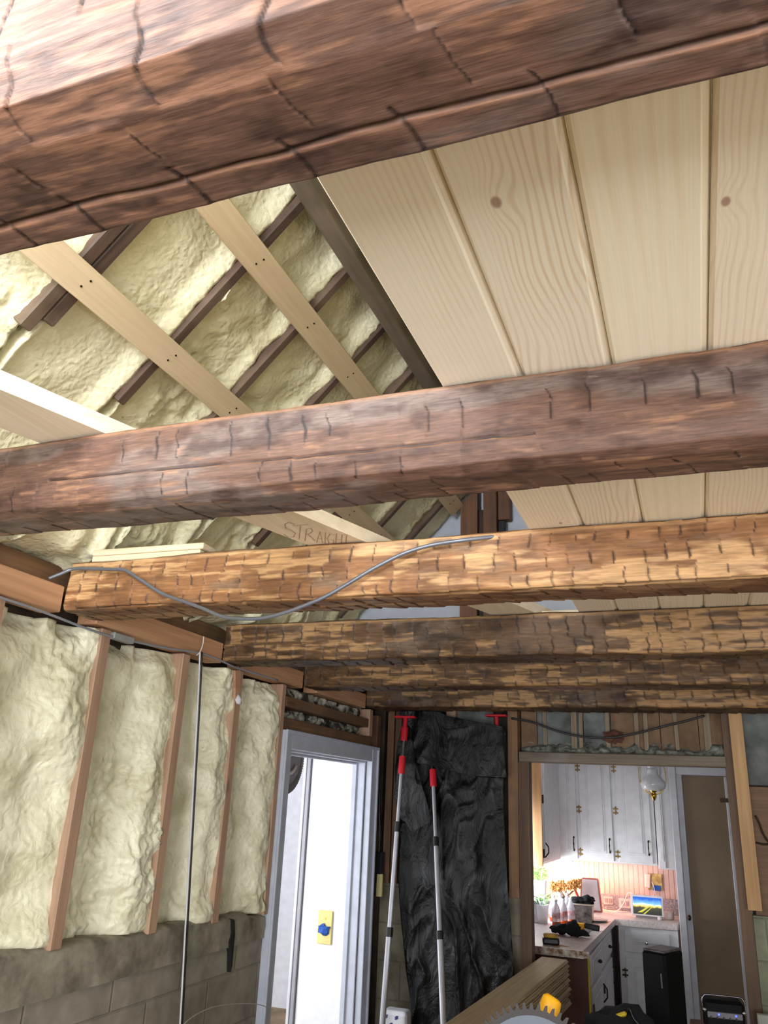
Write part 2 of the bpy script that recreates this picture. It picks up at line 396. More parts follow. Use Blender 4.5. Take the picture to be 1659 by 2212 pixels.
M_foam = foam('spray_foam', (202, 196, 162), (236, 232, 204), 24, .7)
M_foamr = foam('spray_foam_roof', (216, 209, 168), (238, 232, 198), 30, .6)
M_stud = wood('stud_wood', (152, 120, 98), (186, 152, 126), 'Z', knots=.6)
M_studd = wood('stud_wood_dark', (84, 56, 36), (132, 92, 62), 'Z', knots=.6, stain=.5)
M_plate = wood('plate_wood', (158, 114, 84), (198, 152, 116), 'Y', knots=.8)
M_plated = wood('plate_wood_dark', (88, 64, 44), (126, 94, 66), 'Y', knots=.5, stain=.4)
M_brownX = wood('brown_wood_x', (82, 56, 38), (120, 86, 60), 'X', knots=.4, stain=.5, staincol=(96, 92, 84))
M_newX = wood('new_wood_x', (222, 198, 158), (244, 228, 198), 'X', knots=.0, bump=.05)
M_newY = wood('new_wood_y', (226, 206, 174), (246, 232, 208), 'Y', knots=.3, bump=.05)
M_newZ = wood('new_wood_z', (170, 128, 82), (204, 164, 112), 'Z', knots=.8, bump=.05)
M_batt = wood('batten_wood', (204, 180, 144), (226, 204, 170), 'Y', knots=.7, bump=.05)
M_rafter = wood('old_rafter', (58, 44, 38), (104, 80, 66), 'X', knots=.3, stain=.6, staincol=(130, 112, 92), fine=40)
M_ridge = wood('old_ridge', (92, 80, 68), (126, 112, 98), 'Y', knots=.3, stain=.5, staincol=(76, 64, 54), fine=40)
M_white = plain('white_paint', (232, 234, 240), .35)
M_cab = plain('cabinet_white', (222, 222, 225), .4)
M_trim = plain('trim_bluish_white', (186, 192, 206), .4)
M_black = plain('black_plastic', (9, 9, 11), .42)
M_case = plain('case_black', (7, 7, 8), .6, Specular_IOR_Level=.15)
M_blackc = plain('black_cloth', (14, 14, 16), .95)
M_chrome = plain('chrome', (210, 210, 214), .2, 1.0)
M_brass = plain('brass', (200, 160, 70), .25, 1.0)
M_bronze = plain('dark_bronze', (60, 46, 34), .4, .8)
M_yellow = plain('yellow_plastic', (235, 170, 20), .45)
M_red = plain('red_plastic', (190, 24, 40), .4)
M_alu = plain('aluminium_tube', (176, 176, 182), .35, .6)
M_concL = concrete('concrete_left', (112, 106, 94), (160, 153, 138), axis='YZ', joint=(96, 90, 80))
M_concB = concrete('concrete_back', (92, 86, 72), (150, 142, 122), axis='XZ')

# ------------------------------------------------------------------ room shell
XL, YB = -1.85, 5.0
XR, YR = 2.6, -2.5
ZT = 2.38          # top of the hewn beams, underside of the ceiling boards
M_floor = mottled('plywood_floor', (120, 98, 70), (165, 140, 105), 3)
struct(MB().between((-4.6, YR-.1, -.1), (XR+.1, 8.2, 0)).build('floor', M_floor))
M_dry = plain('drywall', (206, 204, 196), .8)
M_sheath = mottled('dark_sheathing', (40, 32, 26), (74, 58, 44), 6)
# left wall: concrete block base and sheathing behind the studs
m = MB(); m.between((-2.05, YR, 0), (-1.865, 3.545, 1.18)); 
wl = struct(m.build('wall_left', M_concL), 'stained grey concrete block wall low on the left', 'wall')
struct(MB().between((-2.05, YR, 1.18), (-1.985, 3.545, 2.40)).build('wall_left_upper', M_sheath))
struct(MB().between((-2.05, 3.545, 2.0), (-1.965, 5.1, 2.40)).build('wall_left_over_door', M_sheath))
struct(MB().between((-1.98, 4.80, 0), (-1.9, 5.1, 2.0)).build('wall_left_corner', M_sheath))
# ragged mortar crust on top of the block wall
nY = 420; yy_ = np.linspace(-0.6, 3.53, nY)
top = 1.245 + .016*(fbm(yy_*6, yy_*0, 5)-.5)*2 + (yy_-2)*-.028
V = np.zeros((nY, 8, 3))
for k in range(8):
    t = k/7
    zz = 1.10 + (top-1.10)*min(1, t*1.25)
    xx = -1.852 + .010*(fbm(yy_*14, yy_*0+k*.7, 9)-.5) - (.10*max(0, t-.8)/.2)
    V[:, k] = np.stack([xx, yy_, zz], -1)
o = link('mortar_crust', grid_mesh('mortar_crust', V - np.array([-2.05+.1, .5, 0])*0), mottled('mortar', (104, 98, 84), (156, 149, 132), 9, .95, .5), wl)
o.location = -Vector(wl.location); struct(o)
# rear wall with the wide window, right wall
m = MB(); m.between((-2.05, YR-.1, 0), (XR, YR, .40)).between((-2.05, YR-.1, 2.1), (XR, YR, 3.6)).between((-2.05, YR-.1, .4), (-2.0, YR, 2.1)).between((1.4, YR-.1, .4), (XR, YR, 2.1))
struct(m.build('wall_rear', M_dry))
struct(MB().between((XR, YR-.1, 0), (XR+.1, 5.2, .40)).between((XR, YR-.1, 2.1), (XR+.1, 5.2, 3.6)).between((XR, .15, .4), (XR+.1, 5.2, 2.1)).between((XR, YR-.1, .4), (XR+.1, -1.95, 2.1)).build('wall_right', M_dry))
# back wall pieces (behind tarp, above and right of the kitchen opening)
M_panel1 = mottled('grey_paneling', (78, 82, 80), (132, 136, 134), 5, .8, .3)
M_panel2 = mottled('tan_paneling', (108, 84, 62), (146, 116, 88), 5, .8, .2)
m = MB(); m.between((-2.05, YB+.10, 0), (-1.03, YB+.14, 3.55)).between((.22, YB+.10, 0), (XR, YB+.14, 2.45)).between((-1.03, YB+.12, 1.98), (.22, YB+.14, 2.45))
wb = struct(m.build('wall_back', M_sheath), 'rough dark sheathing behind the bare studs of the end wall', 'wall')
def child(mb, name, mat, par, **k): return mb.build(name, mat, par, world=True, **k)
child(MB().between((-1.98, YB+.03, 0), (-1.0, YB+.10, 1.22)), 'block_base', M_concB, wb)
child(MB().between((.215, YB+.02, 0), (XR, YB+.10, 1.21)), 'block_base', concrete('concrete_right', (100, 104, 84), (150, 152, 128), axis='XZ'), wb)
child(MB().between((.24, YB+.06, 1.86), (XR, YB+.10, 2.42)), 'grey_panel', M_panel1, wb)
child(MB().between((.235, YB+.06, 1.21), (XR, YB+.10, 1.85)), 'brown_panel', wood('brown_panel', (98, 72, 50), (140, 104, 74), 'X', knots=.2), wb)
M_ceil = plain('kitchen_ceiling', (190, 190, 196), .8)

# ------------------------------------------------------------------ hewn beams
PAL = {
 'b1': dict(dark=(48, 32, 30), mid=(106, 78, 65), light=(160, 116, 90), grey=(106, 92, 88)),
 'b2': dict(dark=(60, 38, 32), mid=(106, 78, 64), light=(160, 118, 88), grey=(122, 108, 102)),
 'b3': dict(dark=(72, 44, 26), mid=(158, 112, 74), light=(216, 172, 122), grey=(140, 118, 96)),
 'b4': dict(dark=(48, 30, 18), mid=(100, 74, 50), light=(184, 144, 98), grey=(104, 88, 74)),
}
M_hewn = hewn('hewn_timber', grain=(11, 160, 160))
M_hewn_near = hewn('hewn_timber_near', grain=(26, 330, 330))
def beam(label, x0, x1, vis, yn, yf, zb, zt, pal, res, seed, cut=(.05, .09), slant=0.0, uslant=0.0, bands=(.055, .05), light=.5, cham=.022, groove=1.0, crack=None, amp=.0022, wav=.008, dens=.78, udens=.65, dk=.75):
    P = {k: np.array(lin(v)) for k, v in PAL[pal].items()}
    rng = np.random.RandomState(seed)
    xs = np.concatenate([np.arange(x0, vis[0], .03), np.arange(vis[0], vis[1], res), np.arange(vis[1], x1, .03), [x1]])
    # profile: near top -> near bottom -> far bottom -> far top
    def seg(a, b, r):
        L = math.hypot(b[0]-a[0], b[1]-a[1]); n = max(2, int(L/r))
        return [(a[0]+(b[0]-a[0])*t, a[1]+(b[1]-a[1])*t) for t in np.linspace(0, 1, n, endpoint=False)]
    c = cham
    prof = seg((yn, zt-.006), (yn, zb+c), res) + seg((yn, zb+c), (yn+c*.3, zb+c*.3), res) + seg((yn+c*.3, zb+c*.3), (yn+c, zb), res)
    i_f = len(prof)
    prof += seg((yn+c, zb), (yf-.008, zb), res) + seg((yf-.008, zb), (yf, zb+.008), .004)
    i_u = len(prof)
    prof += seg((yf, zb+.008), (yf, zt-.008), .02) + seg((yf, zt-.008), (yf-.008, zt), .005) + seg((yf-.008, zt), (yn+.006, zt), .02) + seg((yn+.006, zt), (yn, zt-.006), .004)
    prof = np.array(prof); n = len(prof)
    dn = np.roll(prof, -1, 0) - np.roll(prof, 1, 0); nl = np.hypot(dn[:, 0], dn[:, 1])+1e-9
    nrm = np.stack([-dn[:, 1], dn[:, 0]], -1)/nl[:, None]
    # make it point outwards
    cen = np.array([(yn+yf)/2, (zb+zt)/2])
    sg = np.sign(((prof-cen)*nrm).sum(1)); nrm *= np.where(sg == 0, 1, sg)[:, None]
    s = np.concatenate([[0], np.cumsum(np.hypot(*(np.diff(prof, axis=0).T)))])
    X, SS = np.meshgrid(xs, s, indexing='ij')
    disp = np.zeros_like(X); gro = np.zeros_like(X); cellL = np.zeros_like(X); cellT = np.zeros_like(X)
    face = np.arange(n) < i_f; under = (np.arange(n) >= i_f) & (np.arange(n) < i_u)
    sb = s[i_f]
    su = s[i_u-1]
    # band borders along the profile
    bb = [0]; 
    nb = max(1, int(round(sb/bands[0])))
    for k in range(1, nb): bb.append(sb*k/nb)
    bb.append(sb-.004); nu = max(1, int(round((su-sb)/bands[1])))
    for k in range(1, nu): bb.append(sb+(su-sb)*k/nu)
    bb.append(su+.001)
    wob = (fbm(X*5, X*0+seed, seed, 3)-.5)*.03
    for k in range(len(bb)-1):
        lo = bb[k]+(wob if 0 < k < nb else 0); hi = bb[k+1]+(wob if 0 < k+1 < nb else 0)
        inb = (SS >= lo) & (SS < hi)
        sp = rng.uniform(cut[0], cut[1], int((x1-x0+.6)/cut[0])+10)
        cx = x0-.2+np.cumsum(sp)
        sl = slant if k < nb else uslant
        xi = X + sl*(SS-bb[k]) + (fbm(X*0+k*3.1, SS*40, seed+k, 2)-.5)*.012
        idx = np.clip(np.searchsorted(cx, xi.ravel()).reshape(X.shape)-1, 0, len(cx)-2)
        d = xi - cx[idx]; wd = cx[idx+1]-cx[idx]; t = np.clip(d/wd, 0, 1)
        r1 = rng.rand(len(cx)); r2 = rng.rand(len(cx)); r3 = rng.rand(len(cx)); r4 = rng.rand(len(cx))
        frac = (SS-lo)/np.maximum(hi-lo, 1e-4)
        on = (r1[idx] > 1-dens) & (frac > r3[idx]*.45) & (frac < 1-.35*r4[idx])
        if sb <= bb[k]: on = (r1[idx] > 1-udens)
        gr = np.exp(-(np.minimum(d, wd-d)/(.0016+res*.4))**2)*on*(r1[idx]*.6+.4)
        gr = gr*(0.55+.6*vn(xi*30, SS*90, seed+3))
        dsp = amp*(r2[idx]*1.5+.3)*(0.5-t)*2*-1 + amp*.8*(r3[idx]-.5)
        disp = np.where(inb, dsp, disp); gro = np.where(inb, gr, gro)
        cellL = np.where(inb, r4[idx]*.75+.25*r2[idx]-.22*np.abs(t-.15), cellL); cellT = np.where(inb, r3[idx], cellT)
    fm = (face | under)[None, :]
    disp = disp*fm + (fbm(X*3.1, SS*9, seed+50, 3)-.5)*wav*2 + (fbm(X*18, SS*40, seed+60, 3)-.5)*.003
    disp -= gro*fm*.0014*groove
    # colour
    kx = 2.2 if pal == 'b1' else (1.6 if pal == 'b2' else 1.0)
    st = fbm(X*9*kx, SS*85*kx, seed+7, 4); big = fbm(X*2.0, SS*7, seed+9, 3); blot = fbm(X*11*kx, SS*22*kx, seed+11, 4)
    f = cellL*.32 + st*.94 + (big-.5)*.9
    lf = sst(.80-.26*light, 1.04-.26*light, f)*(.35+.55*light)
    df = sst(.50, .74, blot*.62+(1-big)*.30+cellT*.12)
    gf = sst(.54, .70, fbm(X*3.2+9, SS*10, seed+21, 4))*.7
    col = P['mid'][None, None, :]*(0.72+.5*st[..., None])
    col = col*(1-gf[..., None]) + P['grey']*gf[..., None]
    col = col*(1-dk*df[..., None]) + P['dark']*dk*df[..., None]
    col = col*(1-lf[..., None]) + P['light']*lf[..., None]
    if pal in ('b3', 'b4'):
        # highlight painted pale on the upper arris, shade painted dark on the underside
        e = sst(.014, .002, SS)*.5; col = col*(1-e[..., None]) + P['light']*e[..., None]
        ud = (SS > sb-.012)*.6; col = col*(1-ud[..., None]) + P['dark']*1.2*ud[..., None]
    else:
        e = sst(.010, .001, SS)*.6; col = col*(1-e[..., None]) + P['light']*e[..., None]  # top edge highlight painted into the colour
    # splits along the grain
    if crack is not None:
        for (xa, sa, xb, sb2, wd) in crack:
            tt = np.clip((X-xa)/(xb-xa), 0, 1); line = sa+(sb2-sa)*tt + (fbm(X*5, X*0, seed+31, 4)-.5)*.010
            inr = (X > xa) & (X < xb)
            g = np.exp(-((SS-line)/wd)**2)*inr
            disp -= g*.009; gro = np.maximum(gro, g)
            lip = np.exp(-((SS-line-wd*2.2)/(wd*1.1))**2)*inr*.5
            col = col*(1-lip[..., None]) + P['light']*1.1*lip[..., None]
    g2 = np.clip(gro*1.5, 0, 1)[..., None]*fm[..., None]
    col = col*(1-.9*g2) + P['dark']*.25*.9*g2
    Y = prof[None, :, 0] + nrm[None, :, 0]*disp; Z = prof[None, :, 1] + nrm[None, :, 1]*disp
    V = np.stack([X, Y, Z], -1)
    # close the ends by collapsing one extra ring
    e0 = V[0:1].mean(1, keepdims=True).repeat(n, 1); e1 = V[-1:].mean(1, keepdims=True).repeat(n, 1)
    V = np.concatenate([e0, V, e1], 0); col = np.concatenate([col[:1]*.6, col, col[-1:]*.6], 0)
    org = np.array([(x0+x1)/2, (yn+yf)/2, zb])
    o = link('hewn_beam', grid_mesh('hewn_beam', V-org, col, True, True), M_hewn_near if pal in ('b1', 'b2') else M_hewn, None, org)
    return tag(o, label, 'beam', 'hewn ceiling beams')

HB = 2.22
beam('thick reddish hewn beam nearest overhead, split along its underside and washed out at its left end', -1.93, 2.55, (-.95, .42), .350, .512, HB, ZT, 'b1', .0021, 11,
     cut=(.08, .15), slant=.12, uslant=-.25, bands=(.09, .06), light=.40, cham=.05, groove=.9, amp=.0006, wav=.003,
     crack=[(-.95, .252, .42, .247, .0019)])
beam('smooth grey-brown hewn beam right across the middle, below the large view of the foamed roof', -1.93, 2.55, (-1.66, .40), 1.175, 1.305, HB, ZT, 'b2', .0030, 23,
     cut=(.045, .09), slant=.05, uslant=-.35, bands=(.075, .04), light=.32, cham=.035, groove=.6, amp=.0005, wav=.006, dens=.28, udens=.5, crack=[(-1.2, .09, -.2, .105, .0014)])
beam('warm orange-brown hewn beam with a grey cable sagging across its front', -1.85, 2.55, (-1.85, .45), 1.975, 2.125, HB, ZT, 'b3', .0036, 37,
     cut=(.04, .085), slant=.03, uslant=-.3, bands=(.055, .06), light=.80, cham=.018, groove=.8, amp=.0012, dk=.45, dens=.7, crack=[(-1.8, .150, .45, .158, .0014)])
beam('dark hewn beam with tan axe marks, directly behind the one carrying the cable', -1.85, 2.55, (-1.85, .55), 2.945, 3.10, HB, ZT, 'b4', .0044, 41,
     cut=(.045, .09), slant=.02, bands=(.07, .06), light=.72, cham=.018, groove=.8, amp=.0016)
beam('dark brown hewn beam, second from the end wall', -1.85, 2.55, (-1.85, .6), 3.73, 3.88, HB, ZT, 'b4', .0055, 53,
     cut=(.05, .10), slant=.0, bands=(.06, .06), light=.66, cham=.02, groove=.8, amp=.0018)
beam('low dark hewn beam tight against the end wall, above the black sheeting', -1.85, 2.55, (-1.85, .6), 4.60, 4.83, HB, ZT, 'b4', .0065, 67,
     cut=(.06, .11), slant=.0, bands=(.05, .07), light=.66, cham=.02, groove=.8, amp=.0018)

# ------------------------------------------------------------------ ceiling boards (tongue and groove)
edges = [-.366, -.222, -.076, .070, .213, .356, .50, .645, .79, .935, 1.08, 1.225, 1.37, 1.515, 1.66, 1.805, 1.95, 2.095, 2.24, 2.385, 2.53]
Y0b, Y1b = -.9, 4.95
cY = (Y0b+Y1b)/2
kn = {0: [(.02, 1.95-cY, .006)], 1: [(-.022, .765-cY, .0085), (.01, 2.03-cY, .009)], 2: [(.03, 2.5-cY, .007)], 3: [(-.055, .845-cY, .007), (-.02, 2.07-cY, .008)], 4: [(.01, 1.0-cY, .008)]}
labs = ['pale spruce ceiling board at the edge of the boarded ceiling, beside the open attic', 'spruce ceiling board with strong wavy grain and a big round knot, second from the open attic',
        'plain pale spruce ceiling board, third from the open attic', 'spruce ceiling board with dark end knot under the nearest beam, fourth from the open attic', 'spruce ceiling board, fifth from the open attic, at the right edge of view']
for i in range(len(edges)-1):
    a, b_ = edges[i]+.0006, edges[i+1]-.0006
    cx = (a+b_)/2; hw = (b_-a)/2
    # cross-section with eased V edges and a tongue, extruded along Y
    sec = [(-hw, .009), (-hw+.006, 0), (hw-.011, 0), (hw-.0085, .0045), (hw-.0025, .006), (hw, .012), (hw, .0185), (-hw, .0185)]
    m = MB(); m.prism([(x, -(Y1b-Y0b)/2, z) for x, z in sec], (0, Y1b-Y0b, 0))
    base = [(247, 236, 214), (245, 234, 212), (250, 239, 214), (245, 232, 208), (247, 236, 212)][i % 5]
    band = [(238, 222, 194), (228, 208, 178), (244, 230, 200), (230, 211, 182), (236, 218, 188)][i % 5]
    if i < 5: mt = pine('spruce_board_%d' % i, base, band, kn.get(i, []), xs=[200, 170, 80, 210, 140][i % 5], wav=[.35, 1.0, .3, .9, .5][i % 5], seed=i*3.7)
    else: mt = bpy.data.materials['spruce_board_%d' % (i % 5)]
    o = m.build('ceiling_board', mt, origin=(0, 0, 0)); o.location = (cx, cY, ZT+.001)
    tag(o, labs[i] if i < 5 else 'spruce tongue and groove ceiling board, beyond the right edge of the view', 'board', 'tongue and groove ceiling boards')
# upper attic cover over the boards so that daylight comes only from windows
SL = math.tan(math.radians(46.8)); Z0 = 2.45; XRDG = -.93
ZRDG = Z0+SL*(XRDG+1.85)

# ------------------------------------------------------------------ spray foam
def foam_bay(label, org, ud, vd, nd, L, W, depth, seed, res, mat, cat='insulation', group=None, rough_edges=True, lump=1.0, back=.05):
    """surface spanned by unit vectors ud (length L) and vd (width W), relief depth(u,v) along nd"""
    org, ud, vd, nd = [np.array(v, float) for v in (org, ud, vd, nd)]
    nu, nv_ = int(L/res)+2, int(W/res)+2
    U, Vv = np.meshgrid(np.linspace(0, L, nu), np.linspace(0, W, nv_), indexing='ij')
    wx = (fbm(U*6, Vv*6, seed+1, 3)-.5)*.10; wy = (fbm(U*6+5, Vv*6, seed+2, 3)-.5)*.10
    b1 = fbm((U+wx)*9, (Vv+wy)*9, seed, 2)
    b2 = 1-np.abs(2*vn((U+wx)*28, (Vv+wy)*28, seed+5)-1)
    b3 = 1-np.abs(2*vn((U+wx)*60, (Vv+wy)*60, seed+6)-1)
    patch = sst(.35, .65, fbm(U*3, Vv*3, seed+8, 2))
    h = (b1-.5)*.040*lump + patch*(b2-.5)*.016*lump + patch*(b3-.5)*.006*lump
    e = 0
    h = h + depth(U, Vv, L, W, seed)
    if rough_edges:
        k = (fbm(U*30, U*0+3, seed+12, 3)-.5)*.016
        k2 = (fbm(U*26, U*0+7, seed+13, 3)-.5)*.014
        Vv = np.where(Vv < W*.5, Vv + k*(1-Vv/(W*.5)), Vv + k2*((Vv-W*.5)/(W*.5)))
    Pt = org + U[..., None]*ud + Vv[..., None]*vd + h[..., None]*nd
    c = Pt.mean((0, 1))
    o = link('spray_foam', solid_sheet('spray_foam', Pt-c, -nd*back), mat, None, c)
    return tag(o, label, cat, group)
# wall bays: u = up, v = along +Y, n = +X
def wall_depth(k):
    def f(U, V, L, W, seed):
        t = V/W
        rec = [-.068, -.088, -.080, -.070, -.06][k]
        d = rec + (abs(rec)-.004)*sst([.62, .52, .55, .5, .35][k], [.99, .80, .80, .85, .9][k], t + (fbm(U*5, U*0, seed+40, 3)-.5)*.18)
        d += abs(rec)*.65*sst(.14, 0, t)
        if k == 0:  # big swollen lump high up and a hollow on the left
            d += .045*np.exp(-((U-.72)/.22)**2-((t-.72)/.20)**2) - .03*np.exp(-((U-.55)/.20)**2-((t-.15)/.16)**2)
            d = np.minimum(d, .028)
        # pulled in at the top under the plate and rolled at the bottom edge
        d -= .05*sst(L-.07, L, U)*(vn(V*25, U*0, seed+44) > .35)
        d += .012*np.exp(-((U-.03)/.03)**2)
        return d
    return f
studsY = [1.72, 2.195, 2.68, 3.10, 3.525]
bay_lab = ['glossy bulging foam bay left of the nearest wall stud, at the left edge of view', 'foam bay with a grey hollow between the first and second wall studs',
           'narrow foam bay behind the hanging wire', 'foam bay between the last stud and the white door frame']
ys = [(.9, 1.70), (1.742, 2.175), (2.217, 2.66), (2.702, 3.08), (3.122, 3.505)]
labs5 = ['cream spray foam bay out past the left edge of view', 'glossy bulging cream foam in the wall bay at the left edge of view', 'cream wall foam with a grey hollow, between the first and second full studs',
         'narrow cream wall foam bay that the hanging wire runs in front of', 'cream wall foam bay between the last stud and the white door frame']
for k, (a, b_) in enumerate(ys):
    zb_ = 1.235 - (a-2)*.028
    foam_bay(labs5[k], (-1.858, a, zb_), (0, 0, 1), (0, 1, 0), (1, 0, 0), 2.20-zb_, b_-a, wall_depth([0, 0, 1, 2, 3][k] if k else 0), 100+k*7, .007 if k else .02, M_foam, group='foam filled wall bays', back=.045)
# overlap lips: studs
stud_lab = ['bare wall stud at the far left edge of view', 'bare wall stud, first full one from the left', 'bare wall stud with two dark knots, behind the hanging wire', 'bare wall stud, last full one before the white door', 'wall stud tight beside the white door frame']
for k, y in enumerate(studsY):
    wd = .050 if k < 4 else .040
    zb_ = 1.235-(y-2)*.028
    o = MB().between((-1.94, y-wd/2, zb_), (-1.848, y+wd/2, 2.205), .003).build('wall_stud', M_stud)
    tag(o, stud_lab[k], 'stud', 'bare studs of the left wall')
# plate boards between the beams
for k, (a, b_, l) in enumerate([(.52, 1.165, 'plate board high on the left wall, between the two nearest beams'), (1.32, 1.965, 'plate board on the left wall, ending at the beam with the cable'),
                                (2.135, 2.935, 'plate board on the left wall behind the beam with the cable'), (3.11, 3.72, 'plate board on the left wall above the white door frame'), (3.89, 4.59, 'short plate board near the end wall corner')]):
    o = MB().between((-1.93, a, 2.212), (-1.848, b_, 2.296), .003).build('plate_board', M_plate); tag(o, l, 'board', 'plate boards along the left wall')
# dark sill timber and foam above plate, out at the eave
o = MB().between((-1.985, -.5, 2.305), (-1.935, 5.0, 2.385), .004).build('eave_timber', M_plated); tag(o, 'old brown timber lying along the eave above the left wall plate', 'timber')
o = MB().between((-2.40, -.9, 2.30), (-2.07, 5.1, 2.36)).build('eave_soffit', M_sheath); struct(o)

# ------------------------------------------------------------------ attic roof
th = math.radians(46.8); ux = np.array([math.cos(th), 0, math.sin(th)]); nroof = np.array([math.sin(th), 0, -math.cos(th)])
SLEN = .92/math.cos(th)
def rp(s, y, n=0.0):   # s: metres up the slope from the wall line, n: into the room
    return np.array([-1.85, y, Z0]) + ux*s + np.array([0, y*0, 0]) + nroof*n
raftY = [.82, 1.335, 1.715, 2.07, 2.42, 2.77, 3.12, 3.47, 3.82, 4.03]
start = [.55, .50, .50, .60, .30, .30, .30, .25, .25, .25, .2, .2]
def roof_depth(U, V, L, W, seed):
    t = V/W
    d = -.030 + .030*sst(.12, 0, t) + .030*sst(.80, 1, t)
    d += .070*sst(.50, .20, U)*sst(.06, .20, U)   # foam gets thick and buries the rafters near the eave
    return d
rl = {0: 'cream roof foam above the nearest beam', 1: 'smooth cream roof foam left of the short double rafter', 2: 'wide smooth cream roof foam between the double rafter and the next one',
      3: 'knobbly cream roof foam between the second and third rafters', 4: 'cream roof foam between the third and fourth rafters'}
allY = [-.7, .30] + raftY
for k in range(len(allY)-1):
    a, b_ = allY[k]+.018, allY[k+1]-.018
    if k >= 1: a0 = a
    fine = .35 < b_ < 3.2
    sl0 = -.21
    foam_bay(['cream roof foam close above the camera', 'cream roof foam behind the nearest beam', 'lumpy cream roof foam at the far left of the attic', 'smooth cream roof foam between the double rafter and the long thin one',
              'knobbly cream roof foam between the two long thin rafters', 'cream roof foam crossed by both new battens, right of the third rafter', 'cream roof foam near the dark ridge, above the middle beam',
              'cream roof foam seen in the gap behind the middle beam', 'ribbed cream roof foam far back in the attic gap', 'cream roof foam farther back, under the old ridge', 'dim cream roof foam toward the far gable', 'dim cream roof foam next to last before the gable', 'dim cream roof foam beside the far gable'][k],
             np.array([-1.85, a, Z0]) + ux*sl0 + nroof*(-.015), ux, (0, 1, 0), nroof, SLEN-sl0-.02, b_-a, roof_depth, 300+k*13, .010 if fine else .02, M_foamr, group='foamed bays of the roof slope', back=.06,
             lump=[1, 1, .8, .35, 1.25, 1.1, 1.2, 1, 1, 1, 1, 1, 1][k])
ras = ['rafter', 'dark rafter']
Rr = Matrix.Rotation(-th, 3, 'Y')
raf_lab = ['rafter hidden above the nearest beam', 'short wide double rafter with chalky marks, leftmost in the attic', 'long thin brown rafter left of the middle, reaching the ridge', 'long thin dark rafter, third from the left in the attic',
           'brown rafter near the ridge, fourth from the left in the attic', 'short visible rafter end where ridge meets middle beam', 'rafter seen in the gap behind the middle beam, first on the left', 'rafter behind the middle beam, second in the gap',
           'rafter behind the middle beam, third in the gap', 'rafter behind the middle beam, fourth in the gap', 'dim rafter next to last before the gable', 'dim rafter beside the far gable']
for k, y in enumerate(raftY[:-1]):
    s0 = [.3, .475, .46, .36, .30, .3, .2, .2, .2, .2, .2, .2][k]; wd = [.05, .085, .036, .036, .036, .036, .036, .036, .036, .036, .036, .036][k]
    L = SLEN-s0-.02
    c = rp(s0+L/2, y, .012)
    m = MB(); m.box((0, 0, 0), (L, wd, .10), None, .004)
    if k == 1:
        m = MB(); m.box((0, -.021, 0), (L, .040, .10), None, .004); m.box((.02, .022, .003), (L-.05, .040, .10), None, .004)
    o = m.build('roof_rafter', M_rafter, origin=(0, 0, 0)); o.location = c; o.rotation_euler = (0, -th, 0)
    tag(o, raf_lab[k], 'rafter', 'old rafters of the foamed roof')
    # keep it mostly buried: its room face sits just proud of the foam
    o.location = rp(s0+L/2, y, -.044)
# ridge timber
o = MB().between((-.935, -.6, ZRDG-.13), (-.875, 4.02, ZRDG-.035), .006).build('ridge_timber', M_ridge, origin=None); tag(o, 'dark old ridge timber running back along the peak of the attic', 'timber')
# right hand slope beyond the ridge
thr = -th
foam_r_depth = lambda U, V, L, W, seed: -.03 + .02*sst(.1, 0, V/W) + 0*U
yr_ = [-.7, .3, 1.1, 1.9, 2.7, 3.4, 4.02]
ux2 = np.array([math.cos(th), 0, -math.sin(th)]); n2 = np.array([-math.sin(th), 0, -math.cos(th)])
for k in range(6):
    foam_bay('cream foam beyond the ridge, %s' % ['over the camera', 'above the nearest beam', 'showing as a sliver beside the edge board', 'above the second stretch of boards', 'above the fourth beam', 'by the far gable'][k],
             np.array([-.93, yr_[k]+.02, ZRDG]), ux2, (0, 1, 0), n2, 1.12, yr_[k+1]-yr_[k]-.04, foam_r_depth, 700+k, .012 if k in (1, 2) else .03, M_foamr, group='foamed bays beyond the ridge', back=.06)
struct(MB().prism([(-.93, -.9, ZRDG+.22), (-2.45, -.9, ZRDG+.22-1.52*SL), (-2.45, -.9, ZRDG+.30-1.52*SL), (-.93, -.9, ZRDG+.30)], (0, 6.2, 0)).build('ceiling_slope_left', M_sheath), 'outer roof boards', 'roof')
struct(MB().prism([(-.93, -.9, ZRDG+.22), (.15, -.9, ZRDG+.22-1.08*SL), (.15, -.9, ZRDG+.30-1.08*SL), (-.93, -.9, ZRDG+.30)], (0, 6.2, 0)).build('ceiling_slope_right', M_sheath), 'outer roof boards beyond the ridge', 'roof')
# near gable with an attic window, flat ceiling over the area behind the camera
struct(MB().between((-2.05, -.98, ZT+.06), (-1.55, -.9, 3.6)).between((-.35, -.98, ZT+.06), (XR, -.9, 3.6)).between((-1.55, -.98, 3.06), (-.35, -.9, 3.6)).build('wall_gable_near', M_dry))
struct(MB().between((-2.05, YR, ZT+.06), (XR, -.98, ZT+.12)).build('ceiling_rear', M_dry))
